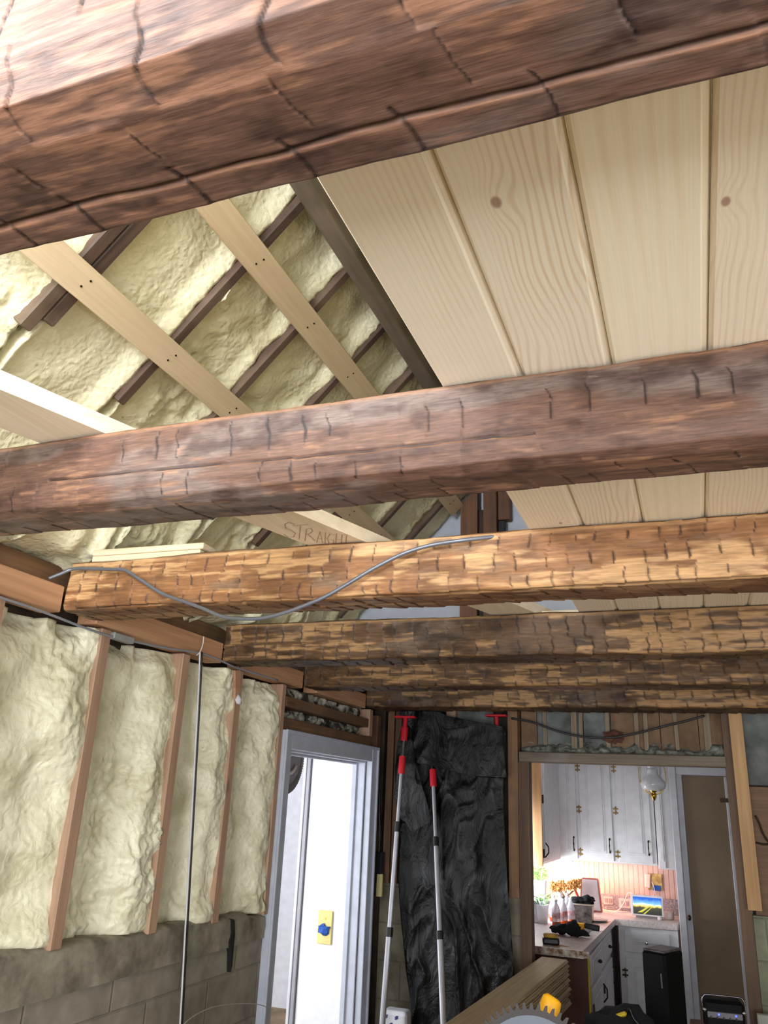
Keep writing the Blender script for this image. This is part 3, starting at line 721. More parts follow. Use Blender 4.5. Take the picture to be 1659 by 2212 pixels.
# far gable: studs, pale sheet and dark gap
GY = 3.95
struct(MB().prism([(-1.95, GY+.09, 2.42), (.1, GY+.09, 2.42), (-.83, GY+.09, ZRDG+.1), (-.93, GY+.09, ZRDG+.12)], (0, .05, 0)).build('wall_gable_far', plain('gable_sheet', (206, 214, 228), .7)), 'bluish white sheet closing the far gable', 'wall')
def gx(px): return PY(px, 1120, GY).x
zt_ = lambda x: Z0+SL*(x+1.85)-.03
for (a, b_, l) in [(995, 1031, 'wide old stud of the far gable, leftmost in the attic gap'), (1044, 1072, 'old stud of the far gable, right of the wide one')]:
    x0, x1 = gx(a), gx(b_)
    tag(MB().prism([(x0, GY, 2.40), (x1, GY, 2.40), (x1, GY, zt_(x1)), (x0, GY, zt_(x0))], (0, .08, 0)).build('gable_stud', M_studd), l, 'stud', 'gable studs')
tag(MB().between((gx(1031)+.002, GY+.03, 2.4), (gx(1044)-.002, GY+.08, 3.2), .003).build('shade_strip', M_sheath), 'dark strip standing in for the shaded gap between the two gable studs', 'board')  # shade of the gap put in as a dark strip
tag(MB().between((gx(1073), GY+.03, 2.4), (gx(1089), GY+.08, 3.13), .003).build('shade_strip', M_black), 'black strip standing in for the dark hole right of the gable studs', 'board')  # shaded hole, put in as a black strip
tag(MB().between((gx(1073), GY+.03, 3.135), (gx(1100), GY+.08, 3.3), .003).build('gable_block', M_studd), 'brown block above the black strip in the gable', 'block')

# collar battens (new boards nailed under the rafters)
for k, (sx, l) in enumerate([(.405, 'new pale batten nailed across the rafters, lower of the two, with a large knot'), (.790, 'new pale batten nailed across the rafters, upper of the two nearer the ridge')]):
    c = rp([.665, 1.055][k], 1.70, .025)
    bt = MB().box((0, 0, 0), (.088, 4.5, .019), None, .002).build('roof_batten', M_batt, origin=(0, 0, 0)); bt.location = c; bt.rotation_euler = (0, -th, 0)
    tag(bt, l, 'batten', 'new battens under the rafters')
    for y in raftY[:-1]:
        for s_ in (-.012, .014):
            sc = MB().lathe([(0, 0), (.0032, 0), (.0032, .0015), (0, .0015)], (0, 0, 0), 8).build('screw', M_bronze, bt); sc.location = (s_, y-1.70+.4*s_, -.0108)
# short buried block of wood low in the foam
pa = rp(.36, 1.74, .062)
o = MB().box((0, 0, 0), (.09, .018, .02), None, .002).build('wood_scrap', M_plate, origin=(0, 0, 0)); o.location = pa; o.rotation_euler = (0, -th, 0)
tag(o, 'short brown wood scrap stuck in the roof foam below the long rafter', 'wood scrap')

# ------------------------------------------------------------------ loose boards on the beams
# board marked STRAIGHT lies flat across the beams
a0, a1 = Vector((-1.145, .967)), Vector((-.784, 2.048)); b0, b1 = Vector((-1.334, 1.156)), Vector((-.955, 2.057))
dr = (Vector((-.40, 3.30)) - Vector((-1.145, .967))).normalized(); pn = Vector((dr.y, -dr.x))
p0 = Vector((-1.135, 1.02)) - dr*.55; Lb = 3.0; Wb = .165
poly = [p0, p0+dr*Lb, p0+dr*Lb-pn*Wb, p0-pn*Wb]
stb = MB().prism([(p.x, p.y, ZT+.002) for p in poly], (0, 0, .038)).build('loose_board', M_newY)
tag(stb, 'pale new board marked STRAIGHT, lying aslant across the beams', 'board')
strokes = [[(636,1133),(624,1128),(615,1133),(617,1141),(630,1146),(638,1152),(634,1160),(622,1160),(613,1154)],
           [(633,1136),(666,1133)], [(649,1136),(646,1164)], [(662,1143),(659,1168)], [(662,1143),(672,1141),(675,1148),(668,1153),(660,1154)], [(665,1154),(680,1168)],
           [(684,1172),(691,1148),(697,1173)], [(686,1164),(695,1164)], [(703,1150),(702,1174)], [(722,1155),(713,1153),(707,1163),(711,1174),(720,1175),(721,1166),(714,1166)],
           [(727,1153),(725,1178)], [(739,1155),(737,1179)], [(727,1166),(738,1166)], [(741,1155),(757,1157)], [(749,1156),(746,1180)]]
m = MB()
for st in strokes: m.tube([PZ(x, y, ZT+.0013) for x, y in st], .0011, 5)
m.build('pencil_writing', plain('pencil', (170, 148, 122), .8), stb, world=True)
# short stack of two offcuts on the cable beam
for k in range(2):
    t = -.03*k
    o = MB().box((0, 0, 0), (.405+.01*k, .075, .020), Matrix.Rotation(math.radians(1), 3, 'Z'), .0025).build('offcut', M_newX, origin=(0, 0, 0)); o.location = (-1.585+.004*k, 2.035, ZT+.012+.0215*k)
    tag(o, ['lower of two short pale offcuts on top of the cable beam', 'upper of two short pale offcuts on top of the cable beam'][k], 'board', 'offcuts on the beam')
o = MB().between((-.62, 3.0, ZT+.002), (-.10, 3.09, ZT+.02), .002).build('offcut', M_newX); tag(o, 'thin pale strip of wood on top of the dark beam behind the cable beam', 'board')

# ------------------------------------------------------------------ cables
M_cable = plain('grey_cable', (120, 124, 134), .35, .4)
pts = [(105,1250,-.04),(130,1240,-.02),(160,1229,0),(205,1229,0),(245,1230,0),(270,1232,0),(300,1250,0),(350,1282,0),(400,1300,0),(440,1315,0),(470,1328,0),(500,1335,0),(560,1336,0),(610,1325,0),(650,1311,0),(700,1290,0),(750,1262,0),(800,1232,0),(860,1201,0),(900,1186,0),(940,1176,0),(1000,1167,0),(1060,1160,.02),(1110,1153,.06),(1160,1147,.10)]
def smooth_path(P, n=6):
    out = []
    for i in range(len(P)-1):
        p0, p1, p2, p3 = P[max(i-1, 0)], P[i], P[i+1], P[min(i+2, len(P)-1)]
        for k in range(n):
            t = k/n; out.append(.5*((2*p1)+(p2-p0)*t+(2*p0-5*p1+4*p2-p3)*t*t+(3*p1-p0-3*p2+p3)*t**3))
    return out+[P[-1]]
cp = smooth_path([PY(x, y, 1.955+d) for x, y, d in pts])
tag(MB().tube(cp, .0055, 10).build('cable', M_cable, smooth=True), 'grey sheathed cable with paint flecks sagging across the orange-brown beam', 'cable')
cp = smooth_path([PX(x, y, -1.838) for x, y in [(-60,1262),(0,1290),(60,1310),(120,1332),(180,1355),(240,1375),(300,1388),(360,1400),(432,1411),(470,1424),(505,1440),(530,1448),(600,1470)]])
tag(MB().tube(cp, .0042, 8).build('cable', plain('grey_wire', (140, 142, 152), .4), smooth=True), 'thin grey cable running along the top of the left wall', 'cable')
wire = thing('hanging_wire', 'pair of thin wires, one white and one black, hanging down the left wall', 'wire', PX(432, 1411, -1.83))
def wires(name, off, mat):
    P = [PX(432+off, 1409, -1.828), PX(428+off, 1500, -1.826), PX(420+off, 1650, -1.824), PX(409+off, 1850, -1.82), PX(399+off, 2030, -1.82), PX(389+off, 2212, -1.818)]
    P.append(P[-1]+(P[-1]-P[-2])*3); P[-1].z = .02
    MB().tube(smooth_path(P), .0036, 8).build(name, mat, wire, smooth=True, world=True)
wires('white_wire', 0, plain('white_wire', (206, 208, 214), .4)); wires('black_wire', 4.5, M_black)
P = smooth_path([PX(x, y, -1.83) for x, y in [(440,1375),(438,1392),(432,1408),(425,1415)]])
MB().tube(P, .002, 6).build('tie', M_white, wire, world=True)
P = smooth_path([PY(x, y, 4.97) for x, y in [(1105,1552),(1150,1560),(1200,1578),(1250,1590),(1310,1594),(1370,1585),(1430,1570),(1480,1558),(1522,1546)]])
tag(MB().tube(P, .0065, 8).build('cable', plain('dark_cable', (44, 42, 42), .5), smooth=True), 'black cable sagging above the kitchen opening', 'cable')
P = smooth_path([PX(x, y, -1.80) for x, y in [(385,2240),(400,2210),(430,2188),(470,2173),(520,2168),(560,2170),(590,2182)]])
tag(MB().tube(P, .0016, 6).build('wire', plain('pale_wire', (170, 168, 158), .5)), 'thin pale wire loop against the concrete base of the left wall', 'wire')
o = MB().box(PX(512, 1478, -1.845), (.012, .045, .12), Matrix.Rotation(.2, 3, 'X')).build('wood_block', M_plate); tag(o, 'small brown wood block at the top of the stud before the door', 'wood block')
o = MB().blob(PX(515, 1512, -1.835), (.012, .018, .02), 3, .4, 2).build('paper_wad', plain('paper', (214, 212, 222), .8), smooth=True); tag(o, 'small white scrap hanging below the wood block on the last stud', 'scrap')
o = MB().box(PX(250, 1375, -1.845)+Vector((0, .03, .0)), (.03, .11, .022), None, .003).build('bracket', plain('grey_bracket', (150, 152, 150), .5)); tag(o, 'small grey metal bracket where the first stud meets the cable beam', 'bracket')

# ------------------------------------------------------------------ door in left wall
dz = 1.995
door = struct(MB().between((-1.875, 3.545, 0), (-1.835, 3.63, dz), .004).build('door_1', M_trim, origin=(-1.85, 4.1, 0)), 'bluish white cased doorway in the left wall', 'doorway')
def dch(name, lo, hi, bev=.003, mat=None): return struct(MB().between(lo, hi, bev).build(name, mat or M_trim, door, world=True))
dch('casing', (-1.875, 4.715, 0), (-1.835, 4.80, dz)); dch('head_casing', (-1.875, 3.63, dz-.085), (-1.837, 4.715, dz))
dch('casing_bead', (-1.835, 3.545, 0), (-1.822, 3.562, dz+.002)); dch('casing_bead', (-1.835, 4.784, 0), (-1.822, 4.802, dz+.002)); dch('casing_bead', (-1.837, 3.562, dz-.016), (-1.823, 4.784, dz+.002))
dch('jamb', (-1.955, 3.615, 0), (-1.876, 3.632, dz-.08)); dch('jamb', (-1.955, 4.702, 0), (-1.876, 4.716, dz-.08)); dch('head_jamb', (-1.955, 3.632, dz-.094), (-1.876, 4.702, dz-.08))
dch('stop', (-1.955, 3.632, 0), (-1.925, 3.644, dz-.094)); dch('stop', (-1.955, 4.69, 0), (-1.925, 4.702, dz-.094)); dch('stop', (-1.955, 3.644, dz-.106), (-1.925, 4.69, dz-.094))
# framing over the door
for (a, z0, z1, l, mt) in [((3.50, 4.70), 1.998, 2.052, 'rough brown header board directly on the white door frame', M_plated), ((3.56, 4.66), 2.105, 2.155, 'rough brown board bridging above the door header', M_plated)]:
    tag(MB().between((-1.93, a[0], z0), (-1.850, a[1], z1), .003).build('header_board', mt), l, 'board', 'boards above the left door')
tag(MB().between((-1.93, 4.665, 2.056), (-1.845, 4.715, 2.215), .003).build('corner_stud', M_stud), 'short brown stud above the right end of the door header', 'stud')
tag(MB().between((-1.93, 4.87, 0), (-1.87, 4.93, 2.2), .003).build('corner_stud', M_studd), 'tall brown corner stud right of the white door', 'stud')
M_fd = mottled('dirty_foam', (44, 38, 32), (196, 194, 178), 14, .7, .8, .42, .62)
for k, (a, b_, z0, z1) in enumerate([(3.57, 4.0, 2.055, 2.10), (4.02, 4.66, 2.055, 2.10), (3.57, 4.1, 2.158, 2.205), (4.12, 4.64, 2.158, 2.205)]):
    fd = lambda U, V, L, W, seed: -.03 + 0*U + (fbm(U*40, V*14, seed, 3)-.5)*.05
    foam_bay(['dirty foam and mortar lump left above the door header', 'dirty foam and mortar right above the door header', 'dirty foam high above the door on the left', 'dirty foam high above the door toward the corner'][k],
             (-1.862, a, z0), (0, 0, 1), (0, 1, 0), (1, 0, 0), z1-z0, b_-a, fd, 900+k, .008, M_fd, group='dirty foam above the left door', back=.05)

# hallway behind the door
M_hall = plain('hall_white', (236, 238, 244), .5)
struct(MB().between((-2.235, 4.715, 0), (-1.957, 4.79, 2.6)).build('wall_hall', M_hall))
hb = struct(MB().between((-2.262, 4.70, 0), (-2.238, 4.79, 2.6), .003).build('trim_1', plain('grey_trim', (150, 150, 158), .5)))
struct(MB().between((-2.285, 4.70, 0), (-2.266, 4.79, 2.6), .003).build('trim_2', plain('pale_trim', (206, 206, 214), .5)))
struct(MB().between((-4.5, 3.3, 0), (-4.4, 7.0, 2.6)).between((-4.5, 7.0, 0), (-2.20, 7.1, 2.6)).between((-4.5, 3.2, 0), (-2.051, 3.3, 2.6)).between((-2.28, 4.80, 0), (-2.20, 7.0, 2.6)).build('wall_hall_far', M_hall))
struct(MB().between((-4.5, 3.2, 2.6), (-2.051, 7.1, 2.7)).build('ceiling_hall', M_hall))
sw = thing('switch_plate', 'yellowed switch plate with blue tape over its toggle, on the white hall wall', 'switch', PY(702, 2003, 4.71))
c = Vector((0, 0, 0))
MB().box((0, -.002, 0), (.090, .008, .175), None, .003).build('plate', plain('ivory_plate', (226, 206, 128), .4), sw)
MB().lathe([(0, 0), (.005, 0), (.004, .003), (0, .003)], (0.002, -.006, .045), 10, Matrix.Rotation(PI/2, 3, 'X').to_4x4()).build('screw', M_brass, sw)
MB().blob((-.002, -.012, -.012), (.032, .014, .030), 2, .5, 2, 5).build('blue_tape', plain('blue_tape', (26, 82, 168), .6), sw)
bq = PX(617, 1632, -2.62)
bsk = thing('round_basket', 'dark brown round ribbed disc hanging in the hall, seen at the top of the doorway', 'basket', bq)
QX = Matrix.Rotation(PI/2, 4, 'Y'); Q3 = QX.to_3x3()
MB().lathe([(0, -.03), (.18, -.03), (.24, -.02), (.255, 0), (.25, .018), (.21, .026), (.10, .030), (0, .030)], (0, 0, 0), 56, QX).build('disc', mottled('brown_weave', (66, 58, 54), (96, 86, 80), 30, .7), bsk, smooth=True)
m = MB()
for k in range(90):
    a = 2*PI*k/90
    m.tube([Q3 @ Vector((.19*math.cos(a), .19*math.sin(a), .031)), Q3 @ Vector((.245*math.cos(a), .245*math.sin(a), .022)), Q3 @ Vector((.258*math.cos(a), .258*math.sin(a), 0))], .0028, 5)
m.build('rib', plain('brown_rib', (86, 76, 70), .7), bsk)['kind'] = 'stuff'
MB().tube([Q3 @ Vector((.115*math.cos(a), .115*math.sin(a), .036)) for a in np.linspace(-.9, 1.0, 12)], .013, 6).build('handle', plain('tan_handle', (140, 126, 112), .6), bsk, smooth=True)
MB().tube([(0, 0, .2), (0, 0, 2.6-bq.z)], .004, 6).build('hanging_cord', M_bronze, bsk)

# ------------------------------------------------------------------ back wall framing
def bstud(px0, px1, py, ztop, zbot, label, mt=M_studd, y=YB, grp='studs of the end wall', dy=.09, lean=0.0):
    a = PY(px0, py, y).x; b_ = PY(px1, py, y).x
    m = MB(); m.prism([(a, y, zbot), (b_, y, zbot), (b_+lean, y, ztop), (a+lean, y, ztop)], (0, dy, 0))
    return tag(m.build('wall_stud', mt), label, 'stud', grp)
ZS = 2.215
bstud(806, 830, 1620, 2.40, 0, 'dark stud in the corner beside the white door', M_sheath)
bstud(836, 850, 1620, 2.40, 1.22, 'thin brown stud, left of the pair beside the red-topped pole', M_studd)
bstud(853, 866, 1620, 2.40, 1.22, 'thin brown stud, right of the pair beside the red-topped pole', M_studd)
bstud(964, 984, 1555, 2.40, 1.22, 'short stud end above the black sheeting', M_stud)
bstud(1097, 1118, 1620, 2.40, 1.20, 'brown stud just right of the black sheeting', wood('stud_mid', (104, 74, 48), (150, 112, 76), 'Z', knots=.6, stain=.3))
bstud(1120, 1143, 1700, 1.945, 0, 'dark brown jamb stud left of the kitchen opening', wood('jamb_wood', (76, 54, 38), (110, 82, 58), 'Z', knots=.4))
bstud(1567, 1592, 1650, 2.40, 0, 'dark brown jamb stud right of the kitchen opening', bpy.data.materials['jamb_wood'])
bstud(1574, 1602, 1548, 2.40, 1.24, 'new pale stud right of the kitchen opening', M_newZ, y=YB-.045, dy=.04, lean=.0)
# header over the kitchen opening, crumbled plaster ledge and paneling with battens above it
o = MB().between((-1.0, YB-.005, 1.945), (.16, YB+.09, 2.005), .005).build('opening_header', wood('dusty_header', (82, 70, 56), (128, 114, 96), 'X', knots=.2, stain=.6, staincol=(122, 122, 114)))
tag(o, 'dusty grey-brown header board over the kitchen opening', 'board')
fd = lambda U, V, L, W, seed: -.012 + (fbm(U*50, V*20, seed, 4)-.5)*.05 - .05*sst(.02, .06, U+ (fbm(V*18, V*0, seed+3, 3)-.5)*.05)
foam_bay('crumbled grey plaster ledge on the header over the kitchen opening', (-.995, YB+.03, 2.006), (0, 0, 1), (1, 0, 0), (0, -1, 0), .065, 1.15, fd, 950, .005, mottled('plaster_rubble', (70, 70, 62), (150, 152, 142), 26, .95, .9), back=.04)
cols = [M_panel2, M_panel1, M_panel1, M_panel2, M_panel2, M_panel2]
xe = [-1.0, -.90, -.62, -.46, -.18, .03, .20]
pl_ = ['orange-tan panel piece at the left above the kitchen opening', 'grey panel piece, left above the kitchen opening', 'grey-blue panel piece, middle above the kitchen opening', 'tan panel piece, middle above the kitchen opening', 'tan panel piece, right above the kitchen opening', 'tan panel piece at the right end above the kitchen opening']
for k in range(6):
    tag(MB().between((xe[k]+.002, YB+.085, 1.99), (xe[k+1]-.002, YB+.11, 2.42)).build('wall_panel', cols[k]), pl_[k], 'panel', 'panel pieces above the kitchen opening')
bx = [(1178, 8), (1240, 12), (1254, 8), (1313, 9), (1375, 9), (1394, 9), (1461, 8), (1527, 14)]
bl = ['thin lath at the left above the kitchen opening', 'wide old lath over the grey panel', 'thin lath beside the wide old one', 'thin lath left of the dark hole above the opening', 'pale lath, left of the central pair', 'pale lath, right of the central pair', 'thin lath over the right tan panel', 'grey lath at the right end above the opening']
for k, (px, wpx) in enumerate(bx):
    a = PY(px-wpx/2, 1570, YB+.07).x; b_ = PY(px+wpx/2, 1570, YB+.07).x
    m = MB(); m.prism([(a, YB+.065, 2.0), (b_, YB+.065, 2.0+.008), (b_+.006*((k % 3)-1), YB+.065, 2.40), (a+.006*((k % 3)-1), YB+.065, 2.40)], (0, .019, 0))
    tag(m.build('lath', wood('lath_wood', (104, 90, 70), (148, 132, 108), 'Z', knots=.2)), bl[k], 'lath', 'laths above the kitchen opening')
tag(MB().blob(PY(1325, 1592, YB+.05), (.05, .02, .035), 4, .5, 3, 4).build('rubble_lump', mottled('red_rubble', (70, 42, 34), (110, 66, 50), 20, .9)), 'reddish brown rubble lump behind the sagging cable', 'rubble')
tag(MB().between((PY(984, 1560, YB+.06).x, YB+.06, 2.0), (PY(1066, 1560, YB+.06).x, YB+.085, 2.42)).build('wall_panel', M_panel1), 'grey panel piece above the black sheeting', 'panel', 'panel pieces above the kitchen opening')
# electrical box and cover strip
eb = thing('electrical_box', 'open dark metal electrical box beside the white door frame', 'electrical box', PY(812, 1872, 4.93))
MB().box((0, .02, 0), (.075, .06, .165), None, .004).build('box', plain('box_metal', (52, 54, 58), .35, .7), eb)
MB().box((-.022, -.02, .01), (.022, .02, .13), None, .004).build('conduit', M_chrome, eb)
MB().tube([(.015, 0, .08), (.02, -.005, .16), (.01, 0, .30), (.0, .01, .42)], .006, 8).build('cord', M_black, eb)
tag(MB().box(PY(820, 1912, 4.93), (.036, .022, .125), None, .003).build('cover_strip', plain('ivory_strip', (206, 196, 140), .5)), 'ivory cover strip below the electrical box', 'cover')

# ------------------------------------------------------------------ black plastic sheeting
M_tarp, nt, b = newmat('black_sheeting'); b.inputs['Roughness'].default_value = .30; b.inputs['Specular IOR Level'].default_value = .30
tc = N(nt, 'ShaderNodeTexCoord'); mp = N(nt, 'ShaderNodeMapping'); mp.inputs['Scale'].default_value = (1, 1, .55); nt.links.new(tc.outputs['Object'], mp.inputs[0])
n1 = N(nt, 'ShaderNodeTexNoise'); n1.inputs['Scale'].default_value = 9; n1.inputs['Detail'].default_value = 8; n1.inputs['Roughness'].default_value = .62; n1.inputs['Distortion'].default_value = 1.2; nt.links.new(mp.outputs[0], n1.inputs['Vector'])
bp = N(nt, 'ShaderNodeBump'); bp.inputs['Strength'].default_value = .8; bp.inputs['Distance'].default_value = .03; nt.links.new(n1.outputs['Fac'], bp.inputs['Height']); nt.links.new(bp.outputs[0], b.inputs['Normal'])
n4 = N(nt, 'ShaderNodeTexNoise'); n4.inputs['Scale'].default_value = 4; n4.inputs['Detail'].default_value = 9; n4.inputs['Roughness'].default_value = .75; nt.links.new(mp.outputs[0], n4.inputs['Vector'])
r4 = ramp(nt, [(0.50, (5, 6, 7)), (0.80, (28, 30, 33))]); nt.links.new(n4.outputs['Fac'], r4.inputs[0]); nt.links.new(r4.outputs[0], b.inputs['Base Color'])
def sheet(name, rows, yfun, seed, fold=.02, res=.009, freq=9):
    """rows: (py, pxl, pxr) outline in the end wall plane"""
    rows = sorted(rows); pys = np.array([r[0] for r in rows], float)
    n = int((pys[-1]-pys[0])/2.6)
    m_ = 90
    V = np.zeros((n, m_, 3))
    for i, py in enumerate(np.linspace(pys[0], pys[-1], n)):
        l = np.interp(py, pys, [r[1] for r in rows]); r = np.interp(py, pys, [r[2] for r in rows])
        A = PY(l, py, YB-.06); B = PY(r, py, YB-.06)
        for j in range(m_):
            t = j/(m_-1); V[i, j] = A.lerp(B, t)
    x, z = V[..., 0], V[..., 2]
    w_ = (fbm(x*4, z*1.5, seed, 3)-.5)*.5
    rd = 1-np.abs(2*vn((x+w_)*freq, (z+.6*x)*1.6, seed+2)-1)
    rd2 = 1-np.abs(2*vn((x-z*.5+w_)*freq*2.2, z*3.2, seed+4)-1)
    V[..., 1] += -fold*rd**2 - fold*.45*rd2**2 + yfun(x, z)
    c_ = V.reshape(-1, 3).mean(0)
    return link(name, grid_mesh(name, V-c_, None, True), M_tarp, None, c_)
def finish(o):
    md = o.modifiers.new('thickness', 'SOLIDIFY'); md.thickness = .0012
    return o
tarp = finish(sheet('plastic_sheeting', [(1543, 905, 962), (1560, 895, 985), (1580, 885, 1096), (1700, 872, 1092), (1800, 868, 1094), (1900, 864, 1099), (2000, 870, 1107), (2100, 882, 1115), (2212, 897, 1122), (2500, 935, 1140)], lambda x, z: -.02 + 0*x, 5, .03, freq=6))
tag(tarp, 'black plastic sheeting hung over the wall beside the kitchen opening', 'sheeting')
fl = finish(sheet('fold_flap', [(1541, 886, 960), (1550, 884, 975), (1573, 900, 1094), (1580, 905, 1095), (1620, 912, 1097), (1652, 922, 1100), (1662, 965, 1101), (1680, 1040, 1103), (1683, 1090, 1103)], lambda x, z: -.085-.07*sst(-1.38, -1.50, x), 15, .028, freq=5))
fl.parent = tarp; fl.location = Vector(fl.location)-Vector(tarp.location)
fl = finish(sheet('fold_flap', [(1555, 884, 905), (1600, 874, 903), (1660, 868, 915), (1720, 866, 932), (1768, 878, 946), (1775, 890, 943), (1795, 901, 908)], lambda x, z: -.10+0*x, 25, .03, freq=5))
fl.parent = tarp; fl.location = Vector(fl.location)-Vector(tarp.location)

# ------------------------------------------------------------------ telescopic support poles
def pole(label, top, bot, yt, yb_, marks, head=True, vis_from=0.0):
    T = PY(top[0], top[1], yt); B = PY(bot[0], bot[1], yb_)
    k = (T.z-.01)/(T.z-B.z); F = T+(B-T)*k
    t = thing('support_pole', label, 'pole', (F.x, F.y, 0), 0, 'red-headed telescopic support poles')
    L_ = Vector(t.location)
    def at(py):  # point on pole at image row
        f = (py-top[1])/(bot[1]-top[1]); # perspective-correct enough over this short range
        d0, d1 = (T-Vector((0, 0, CZ))).dot(Vector(_f)), (B-Vector((0, 0, CZ))).dot(Vector(_f))
        g = f*d0/(f*d0+(1-f)*d1)
        return T+(B-T)*g
    def T2(a, b_, r, name, mat, n=12, sm=True):
        MB().tube([a-L_, b_-L_], r, n).build(name, mat, t, smooth=False)
    d = (F-T).normalized()
    if head:
        MB().box(T-L_, (.13, .05, .014), None, .004).build('head_plate', M_red, t)
        T2(T, at(top[1]+30), .014, 'head_stem', M_red)
    m1, m2 = marks['clamp']
    T2(at(m1), at(m2), .021, 'clamp', M_red)
    T2(at(marks['handle'][0]), at(marks['handle'][1]), .020, 'handle', M_red)
    T2(at(m2), at(marks['handle'][0]), .009, 'ratchet_rod', M_chrome)
    T2(at(marks['handle'][1]), at(marks['c1'][0]), .0105, 'tube', M_alu); T2(at(marks['c1'][0]), at(marks['c1'][1]), .017, 'coupler', M_black)
    T2(at(marks['c1'][1]), at(marks['c2'][0]), .0135, 'tube', M_alu); T2(at(marks['c2'][0]), at(marks['c2'][1]), .020, 'coupler', M_black)
    T2(at(marks['c2'][1]), F, .0165, 'tube', M_alu)
    MB().box((0, 0, .01), (.12, .06, .02), None, .005).build('foot_plate', M_black, t)
pole('left telescopic support pole, silver with a red head, leaning beside the black sheeting', (876, 1549), (826, 2212), 4.76, 4.52, dict(clamp=(1572, 1600), handle=(1634, 1672), c1=(1775, 1797), c2=(2003, 2024)))
pole('middle telescopic support pole, its head buried in the black sheeting', (930, 1549), (958, 2212), 4.89, 4.50, dict(clamp=(1575, 1600), handle=(1663, 1699), c1=(1808, 1828), c2=(2011, 2030)), head=True)
pole('right telescopic support pole, only its red head showing above the black sheeting', (1072, 1546), (1095, 2212), 4.955, 4.975, dict(clamp=(1590, 1610), handle=(1634, 1672), c1=(1775, 1797), c2=(2003, 2024)))
# patterned canister low in the corner
can = thing('patterned_tin', 'white square tin with a blue tile pattern, low between the pole and sheeting', 'tin', PY(856, 2235, 4.70))
MB().box((0, 0, 0.02), (.14, .10, .20), None, .02, 3).build('body', plain('tin_white', (206, 208, 214), .35), can)
m = MB()
for i in range(4):
    for j in range(5):
        if (i+j) % 2 == 0:
            m.box((-.045+.03*i, -.0515, -.05+.035*j), (.014, .002, .014), Matrix.Rotation(.3*(i-j), 3, 'Y'))
            m.box((-.045+.03*i, -.0515, -.05+.035*j), (.005, .0022, .024), Matrix.Rotation(PI/4, 3, 'Y'))
m.build('blue_motifs', plain('tin_blue', (44, 54, 110), .4), can)
tag(MB().box((can.location.x, can.location.y+.02, (can.location.z-.08)/2), (.3, .24, can.location.z-.085), None, .005).build('wooden_crate', M_plated), 'brown crate under the blue patterned tin', 'crate')

# ------------------------------------------------------------------ kitchen
KX0, KX1, KY1 = -1.50, 1.2, 7.60
M_pinkw = plain('kitchen_wall', (232, 196, 184), .6)
m = MB(); m.between((-1.50, KY1, 0), (KX1, KY1+.08, 2.45))
kb = struct(m.build('wall_kitchen_back', M_pinkw), 'pinkish kitchen wall behind the counter', 'wall')
mm_ = MB()
for k in range(34):
    x = -1.48+k*.04
    mm_.between((x, KY1-.004, .95), (x+.034, KY1-.0005, 1.32), .0015)
struct(child(mm_, 'beadboard', M_pinkw, kb))
# left kitchen wall with a window over the counter
wx = -1.50
m = MB(); m.between((wx-.08, 5.15, 0), (wx, KY1, .95)).between((wx-.08, 5.15, 1.75), (wx, KY1, 2.45)).between((wx-.08, 5.15, .95), (wx, 5.95, 1.75)).between((wx-.08, 7.1, .95), (wx, KY1, 1.75))
struct(m.build('wall_kitchen_left', M_white))
wn = struct(MB().between((wx-.05, 5.95, .95), (wx-.02, 5.99, 1.75)).between((wx-.05, 7.06, .95), (wx-.02, 7.1, 1.75)).between((wx-.05, 5.99, .95), (wx-.02, 7.06, .99)).between((wx-.05, 5.99, 1.71), (wx-.02, 7.06, 1.75)).between((wx-.05, 6.50, .99), (wx-.02, 6.54, 1.71)).build('window_1', M_white), 'bright kitchen window over the counter', 'window')
struct(MB().between((KX1, 5.15, 0), (KX1+.08, KY1, 2.45)).build('wall_kitchen_right', M_white))
struct(MB().between((-1.6, 5.15, 2.45), (KX1+.08, KY1+.08, 2.5)).build('ceiling_kitchen', M_ceil))
# countertop, L shaped, one continuous slab
CT = .915
M_ctr = mottled('counter_top', (206, 192, 188), (236, 226, 222), 60, .35, .02)
poly = [(-1.49, 5.345), (-.705, 5.345), (-.672, 6.97), (-.232, 6.99), (-.215, 7.05), (-.215, 7.58), (-1.49, 7.58)]
ctr = MB().prism([(x, y, CT-.042) for x, y in poly], (0, 0, .042)).build('countertop', M_ctr)
tag(ctr, 'pale L-shaped kitchen countertop with a chipped near end', 'countertop')
child(MB().between((-1.49, 7.555, CT+.001), (-.215, 7.578, CT+.115), .003), 'backsplash', mottled('granite_strip', (120, 108, 118), (196, 182, 190), 70, .4, .02), ctr)
child(MB().box((-.93, 5.342, CT-.02), (.52, .008, .036), None, .002), 'chipped_edge', mottled('raw_edge', (120, 84, 52), (216, 206, 196), 30, .8, .5), ctr)
ob = MB().blob((-.86, 5.44, CT+.0004), (.055, .03, .0012), 4, .5, 2); child(ob, 'rust_stain', plain('rust_stain', (176, 120, 60), .7), ctr)
